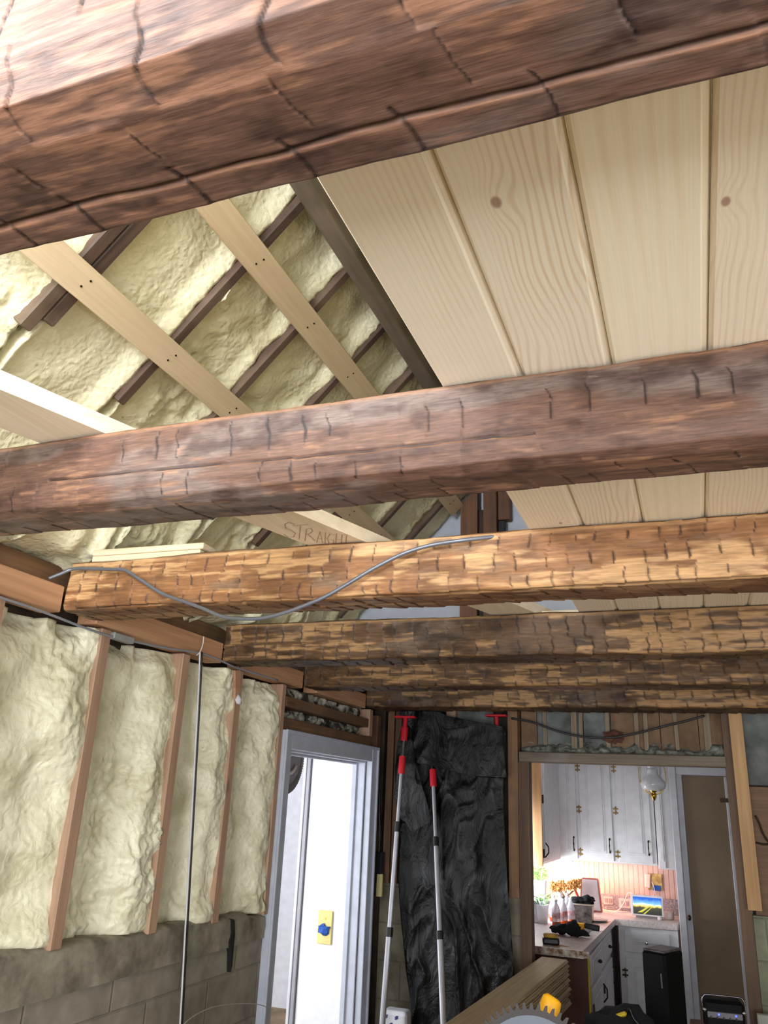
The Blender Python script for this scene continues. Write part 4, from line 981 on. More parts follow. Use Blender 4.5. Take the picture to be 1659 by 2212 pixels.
# base cabinets
def panel_door(par, name, x0, x1, z0, z1, y, mat=M_cab, handle=None, hinge=None, axis='y', knob=None):
    """raised panel front facing -Y (axis y) at plane y, in parent's local frame"""
    m = MB(); m.between((x0, y, z0), (x1, y+.02, z1), .003)
    w_, h_ = x1-x0, z1-z0; f_ = min(.055, w_*.22)
    # groove frame and raised field
    m.between((x0+f_, y-.004, z0+f_), (x1-f_, y, z1-f_), .0035)
    m.between((x0+f_+.014, y-.010, z0+f_+.014), (x1-f_-.014, y-.004, z1-f_-.014), .005)
    return m.build(name, mat, par)
def pull(par, x, y, z, h=.095, mat=None):
    m = MB(); m.tube(smooth_path([Vector((x, y, z-h/2)), Vector((x, y-.022, z-h*.32)), Vector((x, y-.027, z)), Vector((x, y-.022, z+h*.32)), Vector((x, y, z+h/2))], 4), [.004]*17, 8)
    m.blob((x, y-.003, z-h/2), (.008, .005, .013), 1, .1, 1); m.blob((x, y-.003, z+h/2), (.008, .005, .013), 1, .1, 1); m.blob((x, y-.026, z), (.0065, .006, .016), 1, .05, 1)
    m.build('handle', mat or M_bronze, par)
def hinge(par, x, y, z, mat=None):
    m = MB(); m.box((x, y-.003, z), (.006, .008, .050), None, .001); m.box((x-.012, y-.001, z+.016), (.018, .003, .012)); m.box((x+.012, y-.001, z+.016), (.018, .003, .012))
    m.box((x-.012, y-.001, z-.016), (.018, .003, .012)); m.box((x+.012, y-.001, z-.016), (.018, .003, .012)); m.blob((x, y-.003, z+.027), (.005, .005, .006), 0, 0, 1); m.blob((x, y-.003, z-.027), (.005, .005, .006), 0, 0, 1)
    m.build('hinge', mat or plain('aged_brass', (116, 92, 50), .4, .8), par)
bc = thing('base_cabinet', 'white base cabinet with drawer and door under the far counter', 'cabinet', (-.44, 7.00, 0))
MB().between((-.215, .0, 0), (.215, .55, .87), .003).build('body', M_cab, bc)
d = panel_door(bc, 'drawer', -.17, .15, .70, .845, -.021); 
m = MB(); m.lathe([(0, 0), (.006, 0), (.006, .012), (.014, .018), (.014, .024), (.006, .028), (0, .028)], (-.01, -.03, .775), 16, Matrix.Rotation(PI/2, 4, 'X')); m.build('knob', M_chrome, d, smooth=True)
d = panel_door(bc, 'door', -.17, .15, .10, .66, -.021); hinge(d, -.178, -.021, .56, M_bronze); hinge(d, -.178, -.021, .20, M_bronze)
m = MB(); m.lathe([(0, 0), (.006, 0), (.006, .012), (.014, .018), (.006, .028), (0, .028)], (.12, -.03, .60), 16, Matrix.Rotation(PI/2, 4, 'X')); m.build('knob', M_bronze, d, smooth=True)
# peninsula cabinets (fronts face +X)
pc_ = thing('base_cabinet', 'white cabinet run under the near arm of the counter, facing right', 'cabinet', (-.72, 5.62, 0))
MB().between((-.74, .0, 0), (0, 1.95, .87), .003).build('body', M_cab, pc_)
for i, (a, b_) in enumerate([(.06, .62), (.68, 1.30)]):
    m = MB(); m.between((0, a, .10), (.02, b_, .66), .003).between((.02, a+.06, .16), (.026, b_-.06, .60), .003); dd = m.build('door', M_cab, pc_)
    m = MB(); m.box((.024, a-.01, .56), (.008, .03, .05), None, .001).box((.024, a-.01, .20), (.008, .03, .05), None, .001); m.build('hinge', M_bronze, dd)
    m = MB(); m.tube([Vector((.026, b_-.05, .50)), Vector((.05, b_-.05, .53)), Vector((.05, b_-.05, .58)), Vector((.026, b_-.05, .61))], .005, 8); m.build('handle', M_bronze, dd)
    m = MB(); m.between((0, a, .70), (.02, b_, .845), .003).between((.02, a+.04, .73), (.026, b_-.04, .815), .003); dr_ = m.build('drawer', M_cab, pc_)
    m = MB(); m.blob((.04, (a+b_)/2, .775), (.014, .012, .012), 0, 0, 2); m.build('knob', M_bronze, dr_)
pe = tag(MB().between((-1.46, 5.585, 0), (-.715, 5.618, .868), .002).build('end_panel', plain('mahogany', (84, 40, 26), .55)), 'dark reddish brown bare panel closing the near end of the counter', 'panel')
tag(MB().tube([(-.712, 5.60, .03), (-.712, 5.605, .3), (-.710, 5.60, .6), (-.712, 5.60, .86)], .009, 8).build('yellow_cord', plain('yellow_cord', (190, 170, 50), .6)), 'yellow strip running down the near corner of the white cabinets', 'cord')
# upper cabinets on the back wall
YU = 7.27
uc = thing('wall_cabinet', 'white wall cabinet with three tall doors above the pink backsplash', 'cabinet', (-.80, YU, 1.29))
MB().between((-.46, 0, 0), (.45, .33, .86), .003).build('body', M_cab, uc)
for i, (a, b_) in enumerate([(-.425, -.17), (-.142, .117), (.155, .419)]):
    d = panel_door(uc, 'door', a, b_, .015, .83, -.021)
    pull(d, b_-.028, -.024, .13 if i else .13)
    for z in (.07, .40, .73): hinge(d, a-.006, -.019, z)
u2 = thing('wall_cabinet', 'narrow white wall cabinet at the right end, standing slightly forward', 'cabinet', (-.283, YU-.02, 1.27))
MB().between((-.06, 0, 0), (.075, .35, .88), .004).build('body', M_cab, u2)
d = MB().between((-.052, -.02, .01), (.0, 0, .86), .004).between((-.04, -.026, .06), (-.012, -.02, .80), .003).build('door', M_cab, u2)
# left upper cabinet, seen end on
u3 = thing('wall_cabinet', 'left wall cabinet with a raw pine end panel, partly behind the jamb', 'cabinet', (-1.08, 6.22, 1.30))
MB().between((-.42, 0.02, 0), (-.022, .98, .9), .003).build('body', M_cab, u3)
MB().between((-.42, 0, -.005), (.0, .018, .9), .002).build('end_panel', wood('pine_end', (176, 128, 84), (214, 170, 122), 'Z', knots=.8), u3)
m = MB(); m.between((-.022, .03, .02), (0.0, .50, .87), .003).between((0, .08, .07), (.007, .45, .82), .004); d = m.build('door', M_cab, u3)
m = MB(); m.tube(smooth_path([Vector((0, .09, .05)), Vector((.025, .09, .08)), Vector((.028, .09, .10)), Vector((.025, .09, .125)), Vector((0, .09, .155))], 4), .005, 8); m.build('handle', M_bronze, d)
m = MB(); [m.box((.004, .028, z), (.012, .014, .06), None, .001) for z in (.08, .45, .82)]; m.build('hinge', M_bronze, d)
# closet door and trims right of the counter
M_dkdoor = mottled('tan_door', (128, 108, 84), (146, 124, 98), 2, .6, .02)
kd = struct(MB().between((-.11, 6.92, 0), (.30, 6.96, 1.97)).build('door_2', M_dkdoor, origin=(.1, 6.94, 0)), 'dull tan closet door right of the kitchen counter', 'door')
def kch(name, lo, hi, mat=M_white, bev=.004): return struct(MB().between(lo, hi, bev).build(name, mat, kd, world=True))
M_ktrim = plain('kitchen_trim', (206, 206, 212), .5)
kch('casing', (-.205, 6.86, 0), (-.155, 6.96, 2.06), M_ktrim); kch('casing', (-.155, 6.885, 0), (-.112, 6.96, 1.99), M_ktrim)
kch('casing', (.19, 6.885, 0), (.30, 6.92, 1.97), M_ktrim); kch('head_casing', (-.155, 6.87, 1.975), (.6, 6.96, 2.06), M_ktrim)
m = MB(); m.blob((-.135, 6.862, .98), (.013, .02, .02), 0, 0, 2); struct(m.build('door_handle', M_bronze, kd, world=True))
m = MB(); m.box((.165, 6.912, 1.80), (.03, .01, .03), None, .002).box((.20, 6.88, 1.80), (.03, .01, .03), None, .002); struct(m.build('door_hinge', M_bronze, kd, world=True))
struct(MB().between((-.205, 6.965, 0), (KX1, 7.05, 2.45)).between((.30, 6.9, 0), (KX1, 6.965, 2.45)).build('wall_closet', M_white))
# pendant lamp
lp = PY(1412, 1712, 6.2)
pl = thing('pendant_lamp', 'white glass pendant lamp in a brass ring, hanging in the kitchen opening', 'lamp', (lp.x, 6.2, lp.z))
M_glass = plain('milk_glass', (214, 214, 220), .2)
MB().lathe([(.052, .012), (.080, .03), (.086, .055), (.080, .075), (.055, .105), (.040, .120), (.034, .14), (.036, .155), (.033, .156), (.031, .14), (.036, .12), (.052, .102), (.076, .073), (.082, .055), (.076, .032), (.048, .014)], (0, 0, 0), 40).build('shade', M_glass, pl, smooth=True)
MB().lathe([(0, -.055), (.008, -.052), (.012, -.042), (.018, -.030), (.020, -.010), (.014, .0), (.028, .010), (.030, .016), (0, .016)], (0, 0, 0), 24).build('finial', M_brass, pl, smooth=True)
pth = [Vector((.090*math.sin(a)*(1 if a < 2 else 1), 0, .085-.105*math.cos(a)*(1.0))) for a in np.linspace(0.15, 2*PI-.15, 40)]
pth = [Vector((.088*math.sin(a), 0, .10 - (.115 if math.cos(a) > 0 else .19)*math.cos(a))) for a in np.linspace(0.0, 2*PI, 48)]
MB().tube(pth, .0035, 8).build('ring', M_brass, pl, smooth=True)
MB().lathe([(.032, .16), (.034, .20), (.03, .205), (0, .205)], (0, 0, 0), 24).build('smoke_bell', M_glass, pl, smooth=True)
MB().tube([(0, 0, .29), (0, 0, 2.45-lp.z)], .004, 8).build('rod', M_brass, pl)
MB().lathe([(0, 0), (.05, 0), (.05, .02), (0, .02)], (0, 0, 2.43-lp.z-.001), 24).build('canopy', M_brass, pl)

# under-cabinet lamp: the real glow in the corner
ulm = thing('under_cabinet_lamp', 'glowing lamp tucked under the wall cabinet in the kitchen corner', 'lamp', (-1.12, 7.45, 1.275))
MB().box((0, 0, 0), (.16, .05, .02), None, .004).build('body', M_white, ulm)
MB().box((0, 0, -.012), (.14, .035, .004), None, .001).build('lens', emit('lamp_lens', (255, 214, 140), 14), ulm)
area('under_cabinet_light', (-1.12, 7.45, 1.255), (0, .25, -1), .15, .05, 4.2, (1.0, .66, .26))
area('under_cabinet_light', (-.75, 7.42, 1.27), (0, .2, -1), .5, .05, 1.8, (1.0, .50, .40))
point('kitchen_fill', (-.9, 6.0, 2.2), 1.5, (1.0, .94, .9), .08)  # added fill to lift the kitchen, no bulb hangs here

# ---- things on the counter
ZC = CT+.001
def onc(px, py): return PZ(px, py, ZC)
# smart display
ds = thing('tablet_display', 'white framed tablet display showing a road landscape, on the far counter', 'display', (-.445, 7.20, ZC), 0)
MB().box((0, 0, .088), (.245, .012, .150), Matrix.Rotation(-.20, 3, 'X'), .005, 2).build('frame', plain('pink_white', (232, 222, 222), .4), ds)
MB().prism([(-.09, .0, 0), (.09, .0, 0), (.09, .08, 0), (-.09, .08, 0)], (0, 0, .03)).build('stand', plain('grey_fabric', (150, 144, 146), .8), ds)
m_scr, nt, b = newmat('screen_picture')
tc = N(nt, 'ShaderNodeTexCoord'); sp = N(nt, 'ShaderNodeSeparateXYZ'); nt.links.new(tc.outputs['Object'], sp.inputs[0])
r = ramp(nt, [(0.0, (30, 34, 30)), (0.30, (44, 48, 38)), (0.52, (70, 66, 50)), (0.58, (196, 176, 66)), (0.68, (226, 226, 190)), (0.78, (120, 180, 230)), (1.0, (24, 92, 190))])
mr = N(nt, 'ShaderNodeMapRange'); mr.inputs[1].default_value = -.062; mr.inputs[2].default_value = .062
nz = N(nt, 'ShaderNodeTexNoise'); nz.inputs['Scale'].default_value = 30; nt.links.new(tc.outputs['Object'], nz.inputs['Vector'])
ma = N(nt, 'ShaderNodeMath', operation='MULTIPLY_ADD'); ma.inputs[1].default_value = .03; nt.links.new(nz.outputs['Fac'], ma.inputs[0]); nt.links.new(sp.outputs[2], ma.inputs[2])
nt.links.new(ma.outputs[0], mr.inputs[0]); nt.links.new(mr.outputs[0], r.inputs[0])
nt.links.new(r.outputs[0], b.inputs['Base Color']); nt.links.new(r.outputs[0], b.inputs['Emission Color']); b.inputs['Emission Strength'].default_value = .75
sc_ = MB().box((0, 0, 0), (.212, .002, .122)).build('screen', m_scr, ds); sc_.location = (0, -.0075, .0865); sc_.rotation_euler = (-.20, 0, 0)
m = MB(); m.prism([(-.035, -.0016, -.060), (-.020, -.0016, -.060), (.052, -.0016, .006), (.048, -.0016, .006)], (0, .0005, 0)); m.prism([(-.075, -.0016, -.05), (-.040, -.0016, -.048), (.030, -.0016, .004), (.020, -.0016, .004)], (0, .0005, 0))
m.build('road_line', emit('road_line', (196, 190, 70), .6), sc_)
# white cup, small puck
MB_ = MB(); MB_.lathe([(0, 0), (.036, 0), (.040, .01), (.038, .05), (.034, .055), (.030, .052), (0, .050)], (0, 0, 0), 28)
o = MB_.build('white_pot', plain('pale_pot', (222, 212, 206), .4), smooth=True, origin=(0, 0, 0)); o.location = (-.292, 7.25, ZC); tag(o, 'small round white pot at the right end of the far counter', 'pot')
o = MB().lathe([(0, 0), (.020, 0), (.022, .01), (.018, .022), (0, .024)], (0, 0, 0), 20).build('white_puck', _M['pale_pot'], smooth=True, origin=(0, 0, 0)); o.location = (-.352, 7.16, ZC); tag(o, 'tiny white puck left of the round white pot', 'puck')
# tall grey router standing against the wall
q = PY(1276, 1978, 7.28)
rt = thing('router_speaker', 'tall grey-white tapered speaker with a red rim, standing on the counter', 'speaker', (q.x, 7.30, ZC), .0)
MB().prism([(-.088, 0, 0), (.088, 0, 0), (.066, .012, .235), (.056, .014, .245), (-.060, .014, .245), (-.068, .012, .235)], (0, .06, 0)).build('shell', plain('red_rim', (150, 60, 58), .4), rt)
MB().prism([(-.078, -.004, .012), (.078, -.004, .012), (.058, .008, .236), (-.060, .008, .236)], (0, .01, 0)).build('grille', plain('grey_grille', (186, 176, 180), .6), rt)
# outlets and cords
def outlet(label, x, z, w_=.075, h_=.06, grp=None):
    t = thing('wall_outlet', label, 'outlet', (x, 7.552, z), 0, grp)
    MB().box((0, 0, 0), (w_, .008, h_), None, .002).build('plate', plain('outlet_pink', (226, 204, 204), .4), t)
    m = MB(); [m.box((dx, -.006, 0), (.026, .006, .034), None, .003) for dx in (-.018, .018)]; m.build('socket', plain('outlet_dark', (170, 150, 154), .5), t)
outlet('pinkish outlet plate in the granite strip, behind the tall speaker', -.775, .985)
outlet('pinkish outlet plate in the granite strip, next to the white cord', -.64, .975, .10, .07)
P = smooth_path([Vector(PY(x, y, 7.50)) for x, y in [(1330,1968),(1340,1962),(1350,1945),(1356,1930),(1364,1930),(1375,1940)]])
tag(MB().tube(P, .004, 6).build('cord', M_white, smooth=True), 'white cord looping up behind the tablet display', 'cord')
P = smooth_path([Vector((-.85, 7.48, ZC+.02)), Vector((-.78, 7.40, ZC+.008)), Vector((-.70, 7.36, ZC+.006)), Vector((-.62, 7.42, ZC+.006)), Vector((-.58, 7.46, ZC+.006))])
tag(MB().tube(P, .0045, 6).build('cord', M_white, smooth=True), 'white cord lying on the counter beside the tall speaker', 'cord')
wp = PY(1415, 1905, 7.59)
pp = thing('painted_wall_plate', 'tan scraped wall plate with blue tape below it', 'switch', (wp.x, 7.585, wp.z))
MB().box((0, 0, 0), (.115, .012, .125), None, .003).build('plate', mottled('tan_plate', (150, 120, 60), (226, 200, 128), 20, .6), pp)
MB().box((-.055, -.012, 0.005), (.045, .03, .11), Matrix.Rotation(.1, 3, 'Y'), .008).build('charger', plain('pale_charger', (228, 206, 196), .4), pp)
MB().box((.012, -.009, -.045), (.062, .006, .04), Matrix.Rotation(.06, 3, 'Y')).build('blue_tape', _M['blue_tape'], pp)
P = smooth_path([Vector(PY(x, y, 7.56)) for x, y in [(1408,1905),(1412,1915),(1414,1928),(1410,1938),(1402,1945)]])
tag(MB().tube(P, .003, 6).build('cord', M_white, smooth=True), 'thin white cord dropping from the scraped wall plate', 'cord')

# dried flowers in a dark vase
fp = onc(1228, 1972)
fl_ = thing('dried_flowers', 'bunch of tan dried flowers in a dark vase, lit from behind', 'flowers', (-1.06, 7.12, ZC))
MB().lathe([(0, 0), (.035, 0), (.045, .03), (.04, .08), (.03, .11), (.034, .115), (0, .112)], (0, 0, 0), 24).build('vase', M_black, fl_, smooth=True)
from mathutils import noise as mn
rng = random.Random(5); m = MB()
for k in range(300):
    a = rng.uniform(0, 2*PI); e = rng.uniform(-.3, 1); rr = rng.uniform(.6, 1)
    cx_ = .125*math.cos(a)*rr; cy_ = .06*math.sin(a)*rr; cz_ = .175+.062*e*rr + .18*cx_
    s_ = rng.uniform(.005, .011)
    r_ = bmesh.ops.create_icosphere(m.bm, subdivisions=1, radius=s_, matrix=Matrix.Translation((cx_, cy_, cz_)) @ Matrix.Diagonal((1, 1, rng.uniform(.6, 1.6), 1)))
m.build('blossoms', mottled('dried_blossom', (150, 96, 44), (214, 162, 92), 60, .8), fl_)['kind'] = 'stuff'
m = MB()
for k in range(14):
    a = rng.uniform(0, 2*PI); m.tube([(0, 0, .10), (.07*math.cos(a), .04*math.sin(a), .16)], .002, 5)
m.build('stems', plain('dry_stem', (110, 74, 40), .8), fl_)['kind'] = 'stuff'
tag(MB().tube([(-.955, 7.12, ZC+.10), (-.915, 7.14, ZC+.02)], .012, 8).tube([(-.955, 7.12, ZC+.10), (-.985, 7.11, ZC+.17)], .009, 8).build('red_brush', plain('red_brush', (176, 52, 36), .5)), 'reddish brush handle sticking up beside the dried flowers', 'brush')

# bottles
M_pet = plain('clear_plastic', (236, 238, 246), .08, 0, Transmission_Weight=.55, IOR=1.3)
M_orange = plain('orange_drink', (206, 84, 30), .3); M_lab = mottled('bottle_label', (186, 96, 84), (206, 200, 208), 34, .5, 0)
def bottle(px, py, z_h, label, s=1.0):
    q = onc(px, py); t = thing('drink_bottle', label, 'bottle', (q.x, q.y, ZC), 0, 'six plastic drink bottles')
    H = z_h
    MB().lathe([(.0338*s, H*.20), (.034*s, H*.25), (.034*s, H*.60), (.033*s, H*.66), (.022*s, H*.83), (.013*s, H*.92), (.013*s, H)], (0, 0, 0), 24).build('bottle_body', M_pet, t, smooth=True)
    MB().lathe([(0, 0), (.030*s, 0), (.034*s, .008), (.0345*s, H*.22), (0, H*.22)], (0, 0, 0), 24).build('drink', M_orange, t, smooth=True)
    MB().lathe([(.0348*s, H*.34), (.0352*s, H*.35), (.0352*s, H*.56), (.0348*s, H*.57)], (0, 0, 0), 24).build('paper_label', M_lab, t, smooth=True)
    MB().lathe([(.0145*s, H*.975), (.0155*s, H*.98), (.0155*s, H+.008), (0, H+.009)], (0, 0, 0), 20).build('cap', plain('white_cap', (212, 214, 224), .4), t, smooth=True)
for (px, py, l) in [(1202, 2003, 'front drink bottle, nearest the kitchen jamb'), (1218, 2000, 'front drink bottle, middle of the three'), (1234, 1997, 'front drink bottle, beside the clear plastic tub'),
                    (1196, 1990, 'back drink bottle nearest the plants'), (1211, 1987, 'back drink bottle, middle of the rear row'), (1226, 1985, 'back drink bottle nearest the plastic tub')]:
    bottle(px, py, .165, l, .84)
# plastic tub with dark contents and gloves on it
q = onc(1262, 1993)
tb = thing('plastic_tub', 'clear smoky plastic tub full of dark small parts, beside the bottles', 'tub', (q.x-.015, q.y, ZC), .0)
MB().prism([(-.075, -.05, 0), (.075, -.05, 0), (.082, -.055, .115), (-.082, -.055, .115)], (0, .11, 0)).build('box', mottled('smoky_tub', (36, 34, 36), (110, 102, 98), 22, .25, .05), tb)
MB().box((0, 0, .121), (.175, .125, .010), None, .004).build('lid', plain('tub_lid', (150, 134, 120), .35), tb)
m = MB(); m.blob((-.02, 0, .15), (.06, .04, .022), 3, .4, 3).blob((.04, .01, .153), (.05, .035, .028), 6, .4, 3).blob((-.05, -.01, .148), (.04, .03, .02), 9, .4, 3)
g = m.build('work_glove', M_blackc, smooth=True, origin=(0, 0, 0)); g.location = (tb.location.x, tb.location.y, ZC-.004); tag(g, 'crumpled black glove on the lid of the plastic tub', 'glove')
# yellow and black tool in front of the tub
q = onc(1268, 2008); tl = thing('cordless_tool', 'yellow and black hand tool lying in front of the plastic tub', 'tool', (q.x, q.y, ZC), .0)
MB().box((-.05, 0, .018), (.07, .05, .036), None, .008, 2).build('body', M_yellow, tl)
MB().box((.035, 0, .020), (.10, .045, .036), Matrix.Rotation(.1, 3, 'Y'), .008, 2).build('grip', M_black, tl)
# black cloth heap
q = onc(1232, 2022); m = MB()
m.blob((-.055, .01, .022), (.06, .05, .030), 2, .35, 3).blob((.02, .0, .030), (.055, .05, .042), 5, .4, 3).blob((.075, -.01, .012), (.06, .035, .018), 8, .3, 3)
g = m.build('black_cloth', M_blackc, smooth=True, origin=(0, 0, 0)); g.location = (q.x-.01, q.y, ZC+.012); tag(g, 'heap of black cloth on the near end of the counter', 'cloth')
q = onc(1190, 2040); gb = thing('battery_pack', 'black and yellow tool battery at the near edge of the counter', 'battery', (q.x, q.y, ZC), .2)
MB().box((0, 0, .020), (.10, .07, .038), None, .010, 2).build('base', M_black, gb)
MB().box((0, 0, .048), (.088, .06, .022), None, .010, 2).build('top', mottled('worn_yellow', (120, 92, 20), (222, 176, 60), 24, .6), gb)
q = onc(1262, 2020); o = MB().prism([(-.04, -.03, 0), (.03, -.02, 0), (.045, .04, .03), (-.02, .03, .012)], (0, 0, .002)).build('foil_sheet', plain('foil', (170, 164, 164), .4, .5), origin=(0, 0, 0)); o.location = (q.x, q.y, ZC)
tag(o, 'crinkled grey sheet beside the heap of black cloth', 'foil')
q = onc(1296, 1982); o = MB().lathe([(0, .001), (.075, .001), (.095, .006), (.10, .012), (.094, .010), (.07, .004), (0, .004)], (0, 0, 0), 36).build('steel_tray', plain('steel_tray', (150, 146, 150), .3, .6), smooth=True, origin=(0, 0, 0)); o.location = (-.80, 6.75, ZC)
tag(o, 'shallow shiny tray behind the plastic tub', 'tray')
# potted plants on the left
def plant(px, py, Y, s, label):
    q = PY(px, py, Y); t = thing('potted_herb', label, 'plant', q, 0, 'two potted herbs by the window')
    MB().lathe([(0, 0), (.032*s, 0), (.040*s, .10*s), (.043*s, .105*s), (.038*s, .106*s), (.034*s, .09*s), (0, .09*s)], (0, 0, 0), 24).build('pot', M_white, t, smooth=True)
    rg = random.Random(int(px)); m = MB()
    for k in range(46):
        a = rg.uniform(0, 2*PI); r0 = rg.uniform(.0, .03)*s; h = rg.uniform(.03, .075)*s; out = rg.uniform(.01, .045)*s
        b0 = Vector((r0*math.cos(a), r0*math.sin(a), .09*s)); b1_ = b0+Vector((out*math.cos(a), out*math.sin(a), h))
        m.tube([b0, b1_], .0012, 4)
        sd = Vector((-math.sin(a), math.cos(a), 0))*.008*s; tip = b1_+Vector((math.cos(a), math.sin(a), .6))*.016*s
        v = [m.bm.verts.new(p) for p in (b1_-Vector((math.cos(a), math.sin(a), 0))*.006*s, b1_+sd, tip, b1_-sd)]; m.bm.faces.new(v)
    m.build('leaves', plain('herb_green', (96, 140, 60), .6), t)
    return t
plant(1166, 1945, 6.75, 1.35, 'upper potted green herb in a white pot, on a shelf by the kitchen window')
plant(1172, 1995, 6.35, 1.15, 'lower potted green herb in a white pot, on the counter left of the bottles')
for o_ in list(C.objects):
    if o_.name.startswith('potted_herb') and o_.location.z < 1.0: o_.location.z = ZC
q = PY(1166, 1945, 6.75)
tag(MB().between((-1.49, 6.6, q.z-.02), (q.x+.07, 6.9, q.z-.001), .003).between((-1.49, 6.70, ZC), (-1.46, 6.8, q.z-.02)).build('plant_shelf', M_white), 'small white shelf carrying the upper herb pot', 'shelf')
q = onc(1188, 2000); tag(MB().box((q.x-.10, q.y+.1, ZC+.07), (.07, .05, .14), None, .006).build('white_carton', plain('carton', (206, 208, 214), .5)), 'white carton standing behind the drink bottles', 'carton')

# ------------------------------------------------------------------ things on the floor of the room
# stack of long boards on trestles
Xs0, Xs1 = -.905, -.757; Ye = 5.16; ztop = .90
slab = ['topmost', 'second', 'third', 'fourth', 'fifth', 'sixth', 'seventh', 'eighth', 'ninth', 'tenth']
rg = random.Random(3)
ang = math.atan2(-.905+.985, 5.17-3.40)
for k in range(10):
    z = ztop-.0225*(k+1); dx = rg.uniform(-.006, .006) + (.006 if k > 5 else 0); dy = rg.uniform(-.03, .03)
    hw = .0745; L2 = 3.3
    sec = [(-hw, .004), (-hw+.004, 0), (hw-.004, 0), (hw, .004), (hw, .008), (hw+.006, .009), (hw+.006, .014), (hw, .015), (hw, .018), (hw-.004, .0215), (-hw+.004, .0215), (-hw, .018)]
    o = MB().prism([(x, -L2, zz) for x, zz in sec], (0, L2, 0)).build('stacked_board', M_newYs if False else wood('stack_wood', (150, 128, 98), (186, 164, 128), 'Y', knots=.2, bump=.05), origin=(0, 0, 0))
    o.location = (-.832+dx, Ye-.06+dy, z); o.rotation_euler = (0, 0, -.045+rg.uniform(-.002, .002))
    tag(o, '%s long pale board in the stack in front of the kitchen counter' % slab[k], 'board', 'stack of ceiling boards')
for k, y in enumerate((4.0, 2.5)):
    t = thing('sawhorse', ['brown trestle under the far end of the board stack', 'brown trestle under the near end of the board stack'][k], 'trestle', (-.86-.045*(5-y)*.8, y, 0), 0, 'trestles under the boards')
    MB().between((-.35, -.04, .585), (.35, .04, .672), .004).build('beam', M_plated, t)
    for sx in (-.28, .28):
        for sy in (-1, 1):
            MB().tube([(sx, .03*sy, .62), (sx*1.1, .22*sy, .0)], .022, 4).build('leg', M_plated, t)
# mitre saw: blade at the bottom of the frame
Ysw = 1.75
top_ = PY(1150, 2165, Ysw)
Rsaw = .127
bc_ = Vector((top_.x, Ysw, top_.z-Rsaw))
saw = thing('circular_saw', 'power saw with an upright toothed blade and yellow handle, at the bottom edge', 'saw', (bc_.x, bc_.y, bc_.z-.20), math.radians(6))
m = MB(); nT = 56; pts = []
for k in range(nT):
    a0_ = 2*PI*k/nT; a1_ = a0_+2*PI/nT*.55
    pts += [(Rsaw*math.cos(a0_), Rsaw*math.sin(a0_)), ((Rsaw-.002)*math.cos(a0_+2*PI/nT*.3), (Rsaw-.002)*math.sin(a0_+2*PI/nT*.3)), ((Rsaw-.012)*math.cos(a0_+2*PI/nT*.5), (Rsaw-.012)*math.sin(a0_+2*PI/nT*.5)), ((Rsaw-.011)*math.cos(a0_+2*PI/nT*.85), (Rsaw-.011)*math.sin(a0_+2*PI/nT*.85))]
m.prism([(x, -.0012, z+.20) for x, z in pts], (0, .0024, 0)); m.build('blade', plain('blade_dark', (44, 38, 36), .6, .0), saw)
m = MB(); m.lathe([(0, -.0035), (Rsaw*.80, -.0035), (Rsaw*.83, -.002), (Rsaw*.83, .002), (0, .0035)], (0, 0, .20), 64, Matrix.Rotation(PI/2, 4, 'X')); m.build('blade_face', plain('blade_steel', (92, 99, 110), .6, .0), saw, smooth=False)
m = MB(); m.lathe([(0, -.012), (.02, -.012), (.02, .0), (0, .0)], (0, -.002, .20), 24, Matrix.Rotation(PI/2, 4, 'X')); m.build('arbor_nut', M_chrome, saw)
m = MB(); m.between((-.17, -.10, .04), (.17, .16, .075), .006).between((-.12, .02, -.0), (.12, .12, .04), .006); m.build('base', M_black, saw)
hd = MB(); hc = Vector((.075, .10, .32)); hd.tube([(.016, .08, .255), (.019, .085, .278), (.026, .09, .302), (.032, .092, .318), (.034, .093, .322)], [.017, .020, .021, .019, .013], 16); hd.build('handle', M_yellow, saw, smooth=True)
m = MB(); m.between((-.01, .02, .18), (.06, .10, .27), .012); m.build('motor', M_black, saw)
zb2 = saw.location.z
tag(MB().between((bc_.x-.45, bc_.y-.28, zb2-.05), (bc_.x+.45, bc_.y+.30, zb2-.001), .004).between((bc_.x-.42, bc_.y-.24, 0), (bc_.x-.36, bc_.y-.18, zb2-.05)).between((bc_.x+.36, bc_.y-.24, 0), (bc_.x+.42, bc_.y-.18, zb2-.05)).between((bc_.x-.42, bc_.y+.2, 0), (bc_.x-.36, bc_.y+.26, zb2-.05)).between((bc_.x+.36, bc_.y+.2, 0), (bc_.x+.42, bc_.y+.26, zb2-.05)).build('saw_table', M_plated), 'brown workbench carrying the saw, below the frame', 'bench')

# tall black case
cs = PY(1392, 2038, 4.75); cs2 = PY(1472, 2075, 4.62)
tc_ = thing('speaker_cabinet', 'tall black case with a worn top edge, standing in front of the white cabinets', 'case', (-.235, 4.75, 0), math.radians(-24))
H = PY(1400, 2048, 4.75).z
MB().between((-.062, -.10, .012), (.062, .10, H), .012).build('body', M_case, tc_)
MB().between((-.058, -.095, H-.004), (.058, .095, H+.008), .004).build('top_panel', mottled('scuffed_top', (40, 36, 38), (110, 100, 102), 30, .4, .2), tc_)
MB().tube([(.045, -.098, H-.08), (.045, -.116, H-.09), (.045, -.116, H-.15), (.045, -.098, H-.16)], .005, 8).build('handle', plain('smoke_metal', (70, 70, 74), .3, .8), tc_)
for sx in (-.045, .045):
    for sy in (-.08, .08): MB().lathe([(0, 0), (.014, 0), (.014, .014), (0, .014)], (sx, sy, 0), 12).build('foot', M_black, tc_)
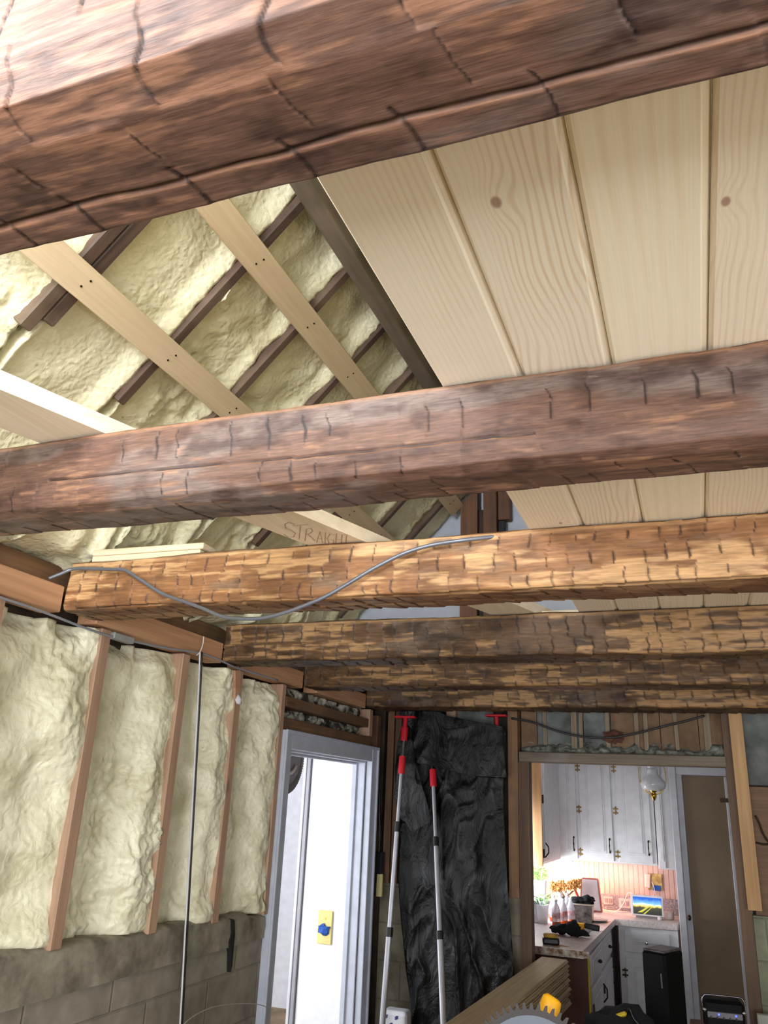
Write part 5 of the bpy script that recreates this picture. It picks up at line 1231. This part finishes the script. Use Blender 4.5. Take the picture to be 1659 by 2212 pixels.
# small radio with two blue lights on a stool
rp_ = PY(1562, 2178, 4.45)
rd_ = thing('job_site_radio', 'black radio with chrome corner guards and two blue lights', 'radio', (rp_.x, 4.45, rp_.z-.085), math.radians(6))
MB().between((-.115, -.06, 0), (.115, .07, .165), .018).build('body', M_case, rd_)
MB().box((0, -.064, .088), (.20, .008, .035), None, .003).build('front_panel', plain('panel_grey', (96, 92, 100), .35, .4), rd_)
for x in (-.035, .062): MB().blob((x, -.070, .092), (.0055, .004, .0055), 0, 0, 2).build('blue_light', emit('blue_led%d' % int(x*1000), (40, 60, 255), 9), rd_)
m = MB(); m.tube(smooth_path([Vector((-.12, -.03, .10)), Vector((-.122, -.03, .15)), Vector((-.11, -.03, .178)), Vector((-.08, -.03, .186)), Vector((.08, -.03, .186)), Vector((.11, -.03, .178)), Vector((.122, -.03, .15)), Vector((.12, -.03, .10))], 4), .006, 8)
m.build('handle', plain('dark_chrome', (120, 120, 128), .2, 1.0), rd_, smooth=True)
for x in (-1, 1):
    for z in (.02, .11): MB().blob((.112*x, -.058, z), (.014, .012, .012), 0, 0, 2).build('corner_guard', M_chrome, rd_)
for k in range(5): MB().lathe([(0, 0), (.006, 0), (.005, .008), (0, .008)], (-.08+.036*k, -.068, .075), 10, Matrix.Rotation(PI/2, 4, 'X')).build('button', M_black, rd_)
rd_.scale = (.74, .74, .74)
sh = rp_.z-.085
st = thing('stool', 'dark stool under the radio at the right edge', 'stool', (rp_.x, 4.47, 0))
MB().between((-.15, -.13, sh-.03), (.15, .13, sh-.001), .005).build('seat', M_plated, st)
for sx in (-.12, .12):
    for sy in (-.1, .1): MB().between((sx-.015, sy-.015, 0), (sx+.015, sy+.015, sh-.03), .002).build('leg', M_plated, st)
# tool bag, black with yellow trim
bp_ = PY(1338, 2200, 4.30)
bg = thing('tool_bag', 'black tool bag with yellow trim and a handle, on the floor side of the stack', 'bag', (bp_.x, 4.35, 0))
hb_ = bp_.z-.0
m = MB(); m.blob((0, 0, hb_-.06), (.17, .11, .09), 5, .3, 3); m.between((-.15, -.09, .0), (.15, .09, hb_-.05), .02); m.build('body', M_blackc, bg, smooth=False)
MB().box((.0, -.05, hb_+.012), (.07, .03, .018), Matrix.Rotation(-.35, 3, 'Y'), .006).build('yellow_trim', plain('bag_yellow', (206, 178, 40), .5), bg)
MB().tube(smooth_path([Vector((.03, -.03, hb_+.005)), Vector((.045, -.04, hb_+.04)), Vector((.065, -.04, hb_-.0)), Vector((.12, -.05, hb_-.045))]), .006, 8).build('strap', M_black, bg)
# pale baseboard piece low at the right edge
tag(MB().between((PY(1634, 2188, 4.9).x, 4.86, 0), (1.6, 4.9, PY(1640, 2188, 4.9).z), .003).build('leaning_panel', plain('pale_panel', (176, 178, 168), .6)), 'pale panel leaning low against the wall at the right edge', 'panel')

tag(MB().tube(smooth_path([PY(x, y, 5.04) for x, y in [(1632, 1762), (1640, 1778), (1648, 1800), (1660, 1818), (1672, 1822), (1650, 1824), (1634, 1820)]]), .005, 8).build('bent_rod', M_bronze, smooth=True), 'dark bent rod against the brown panel at the right edge', 'rod')

ck = MB(); ck.prism([PX(503, 1985, -1.8425), PX(507, 1988, -1.8425), PX(508, 2020, -1.8425), PX(505, 2050, -1.8425), PX(502, 2085, -1.8425), PX(499, 2100, -1.8425), PX(500, 2060, -1.8425), PX(497, 2035, -1.8425), PX(502, 2015, -1.8425)], (-.02, 0, 0))
struct(ck.build('crack', plain('crack_black', (22, 20, 18), .95), wl, world=True))
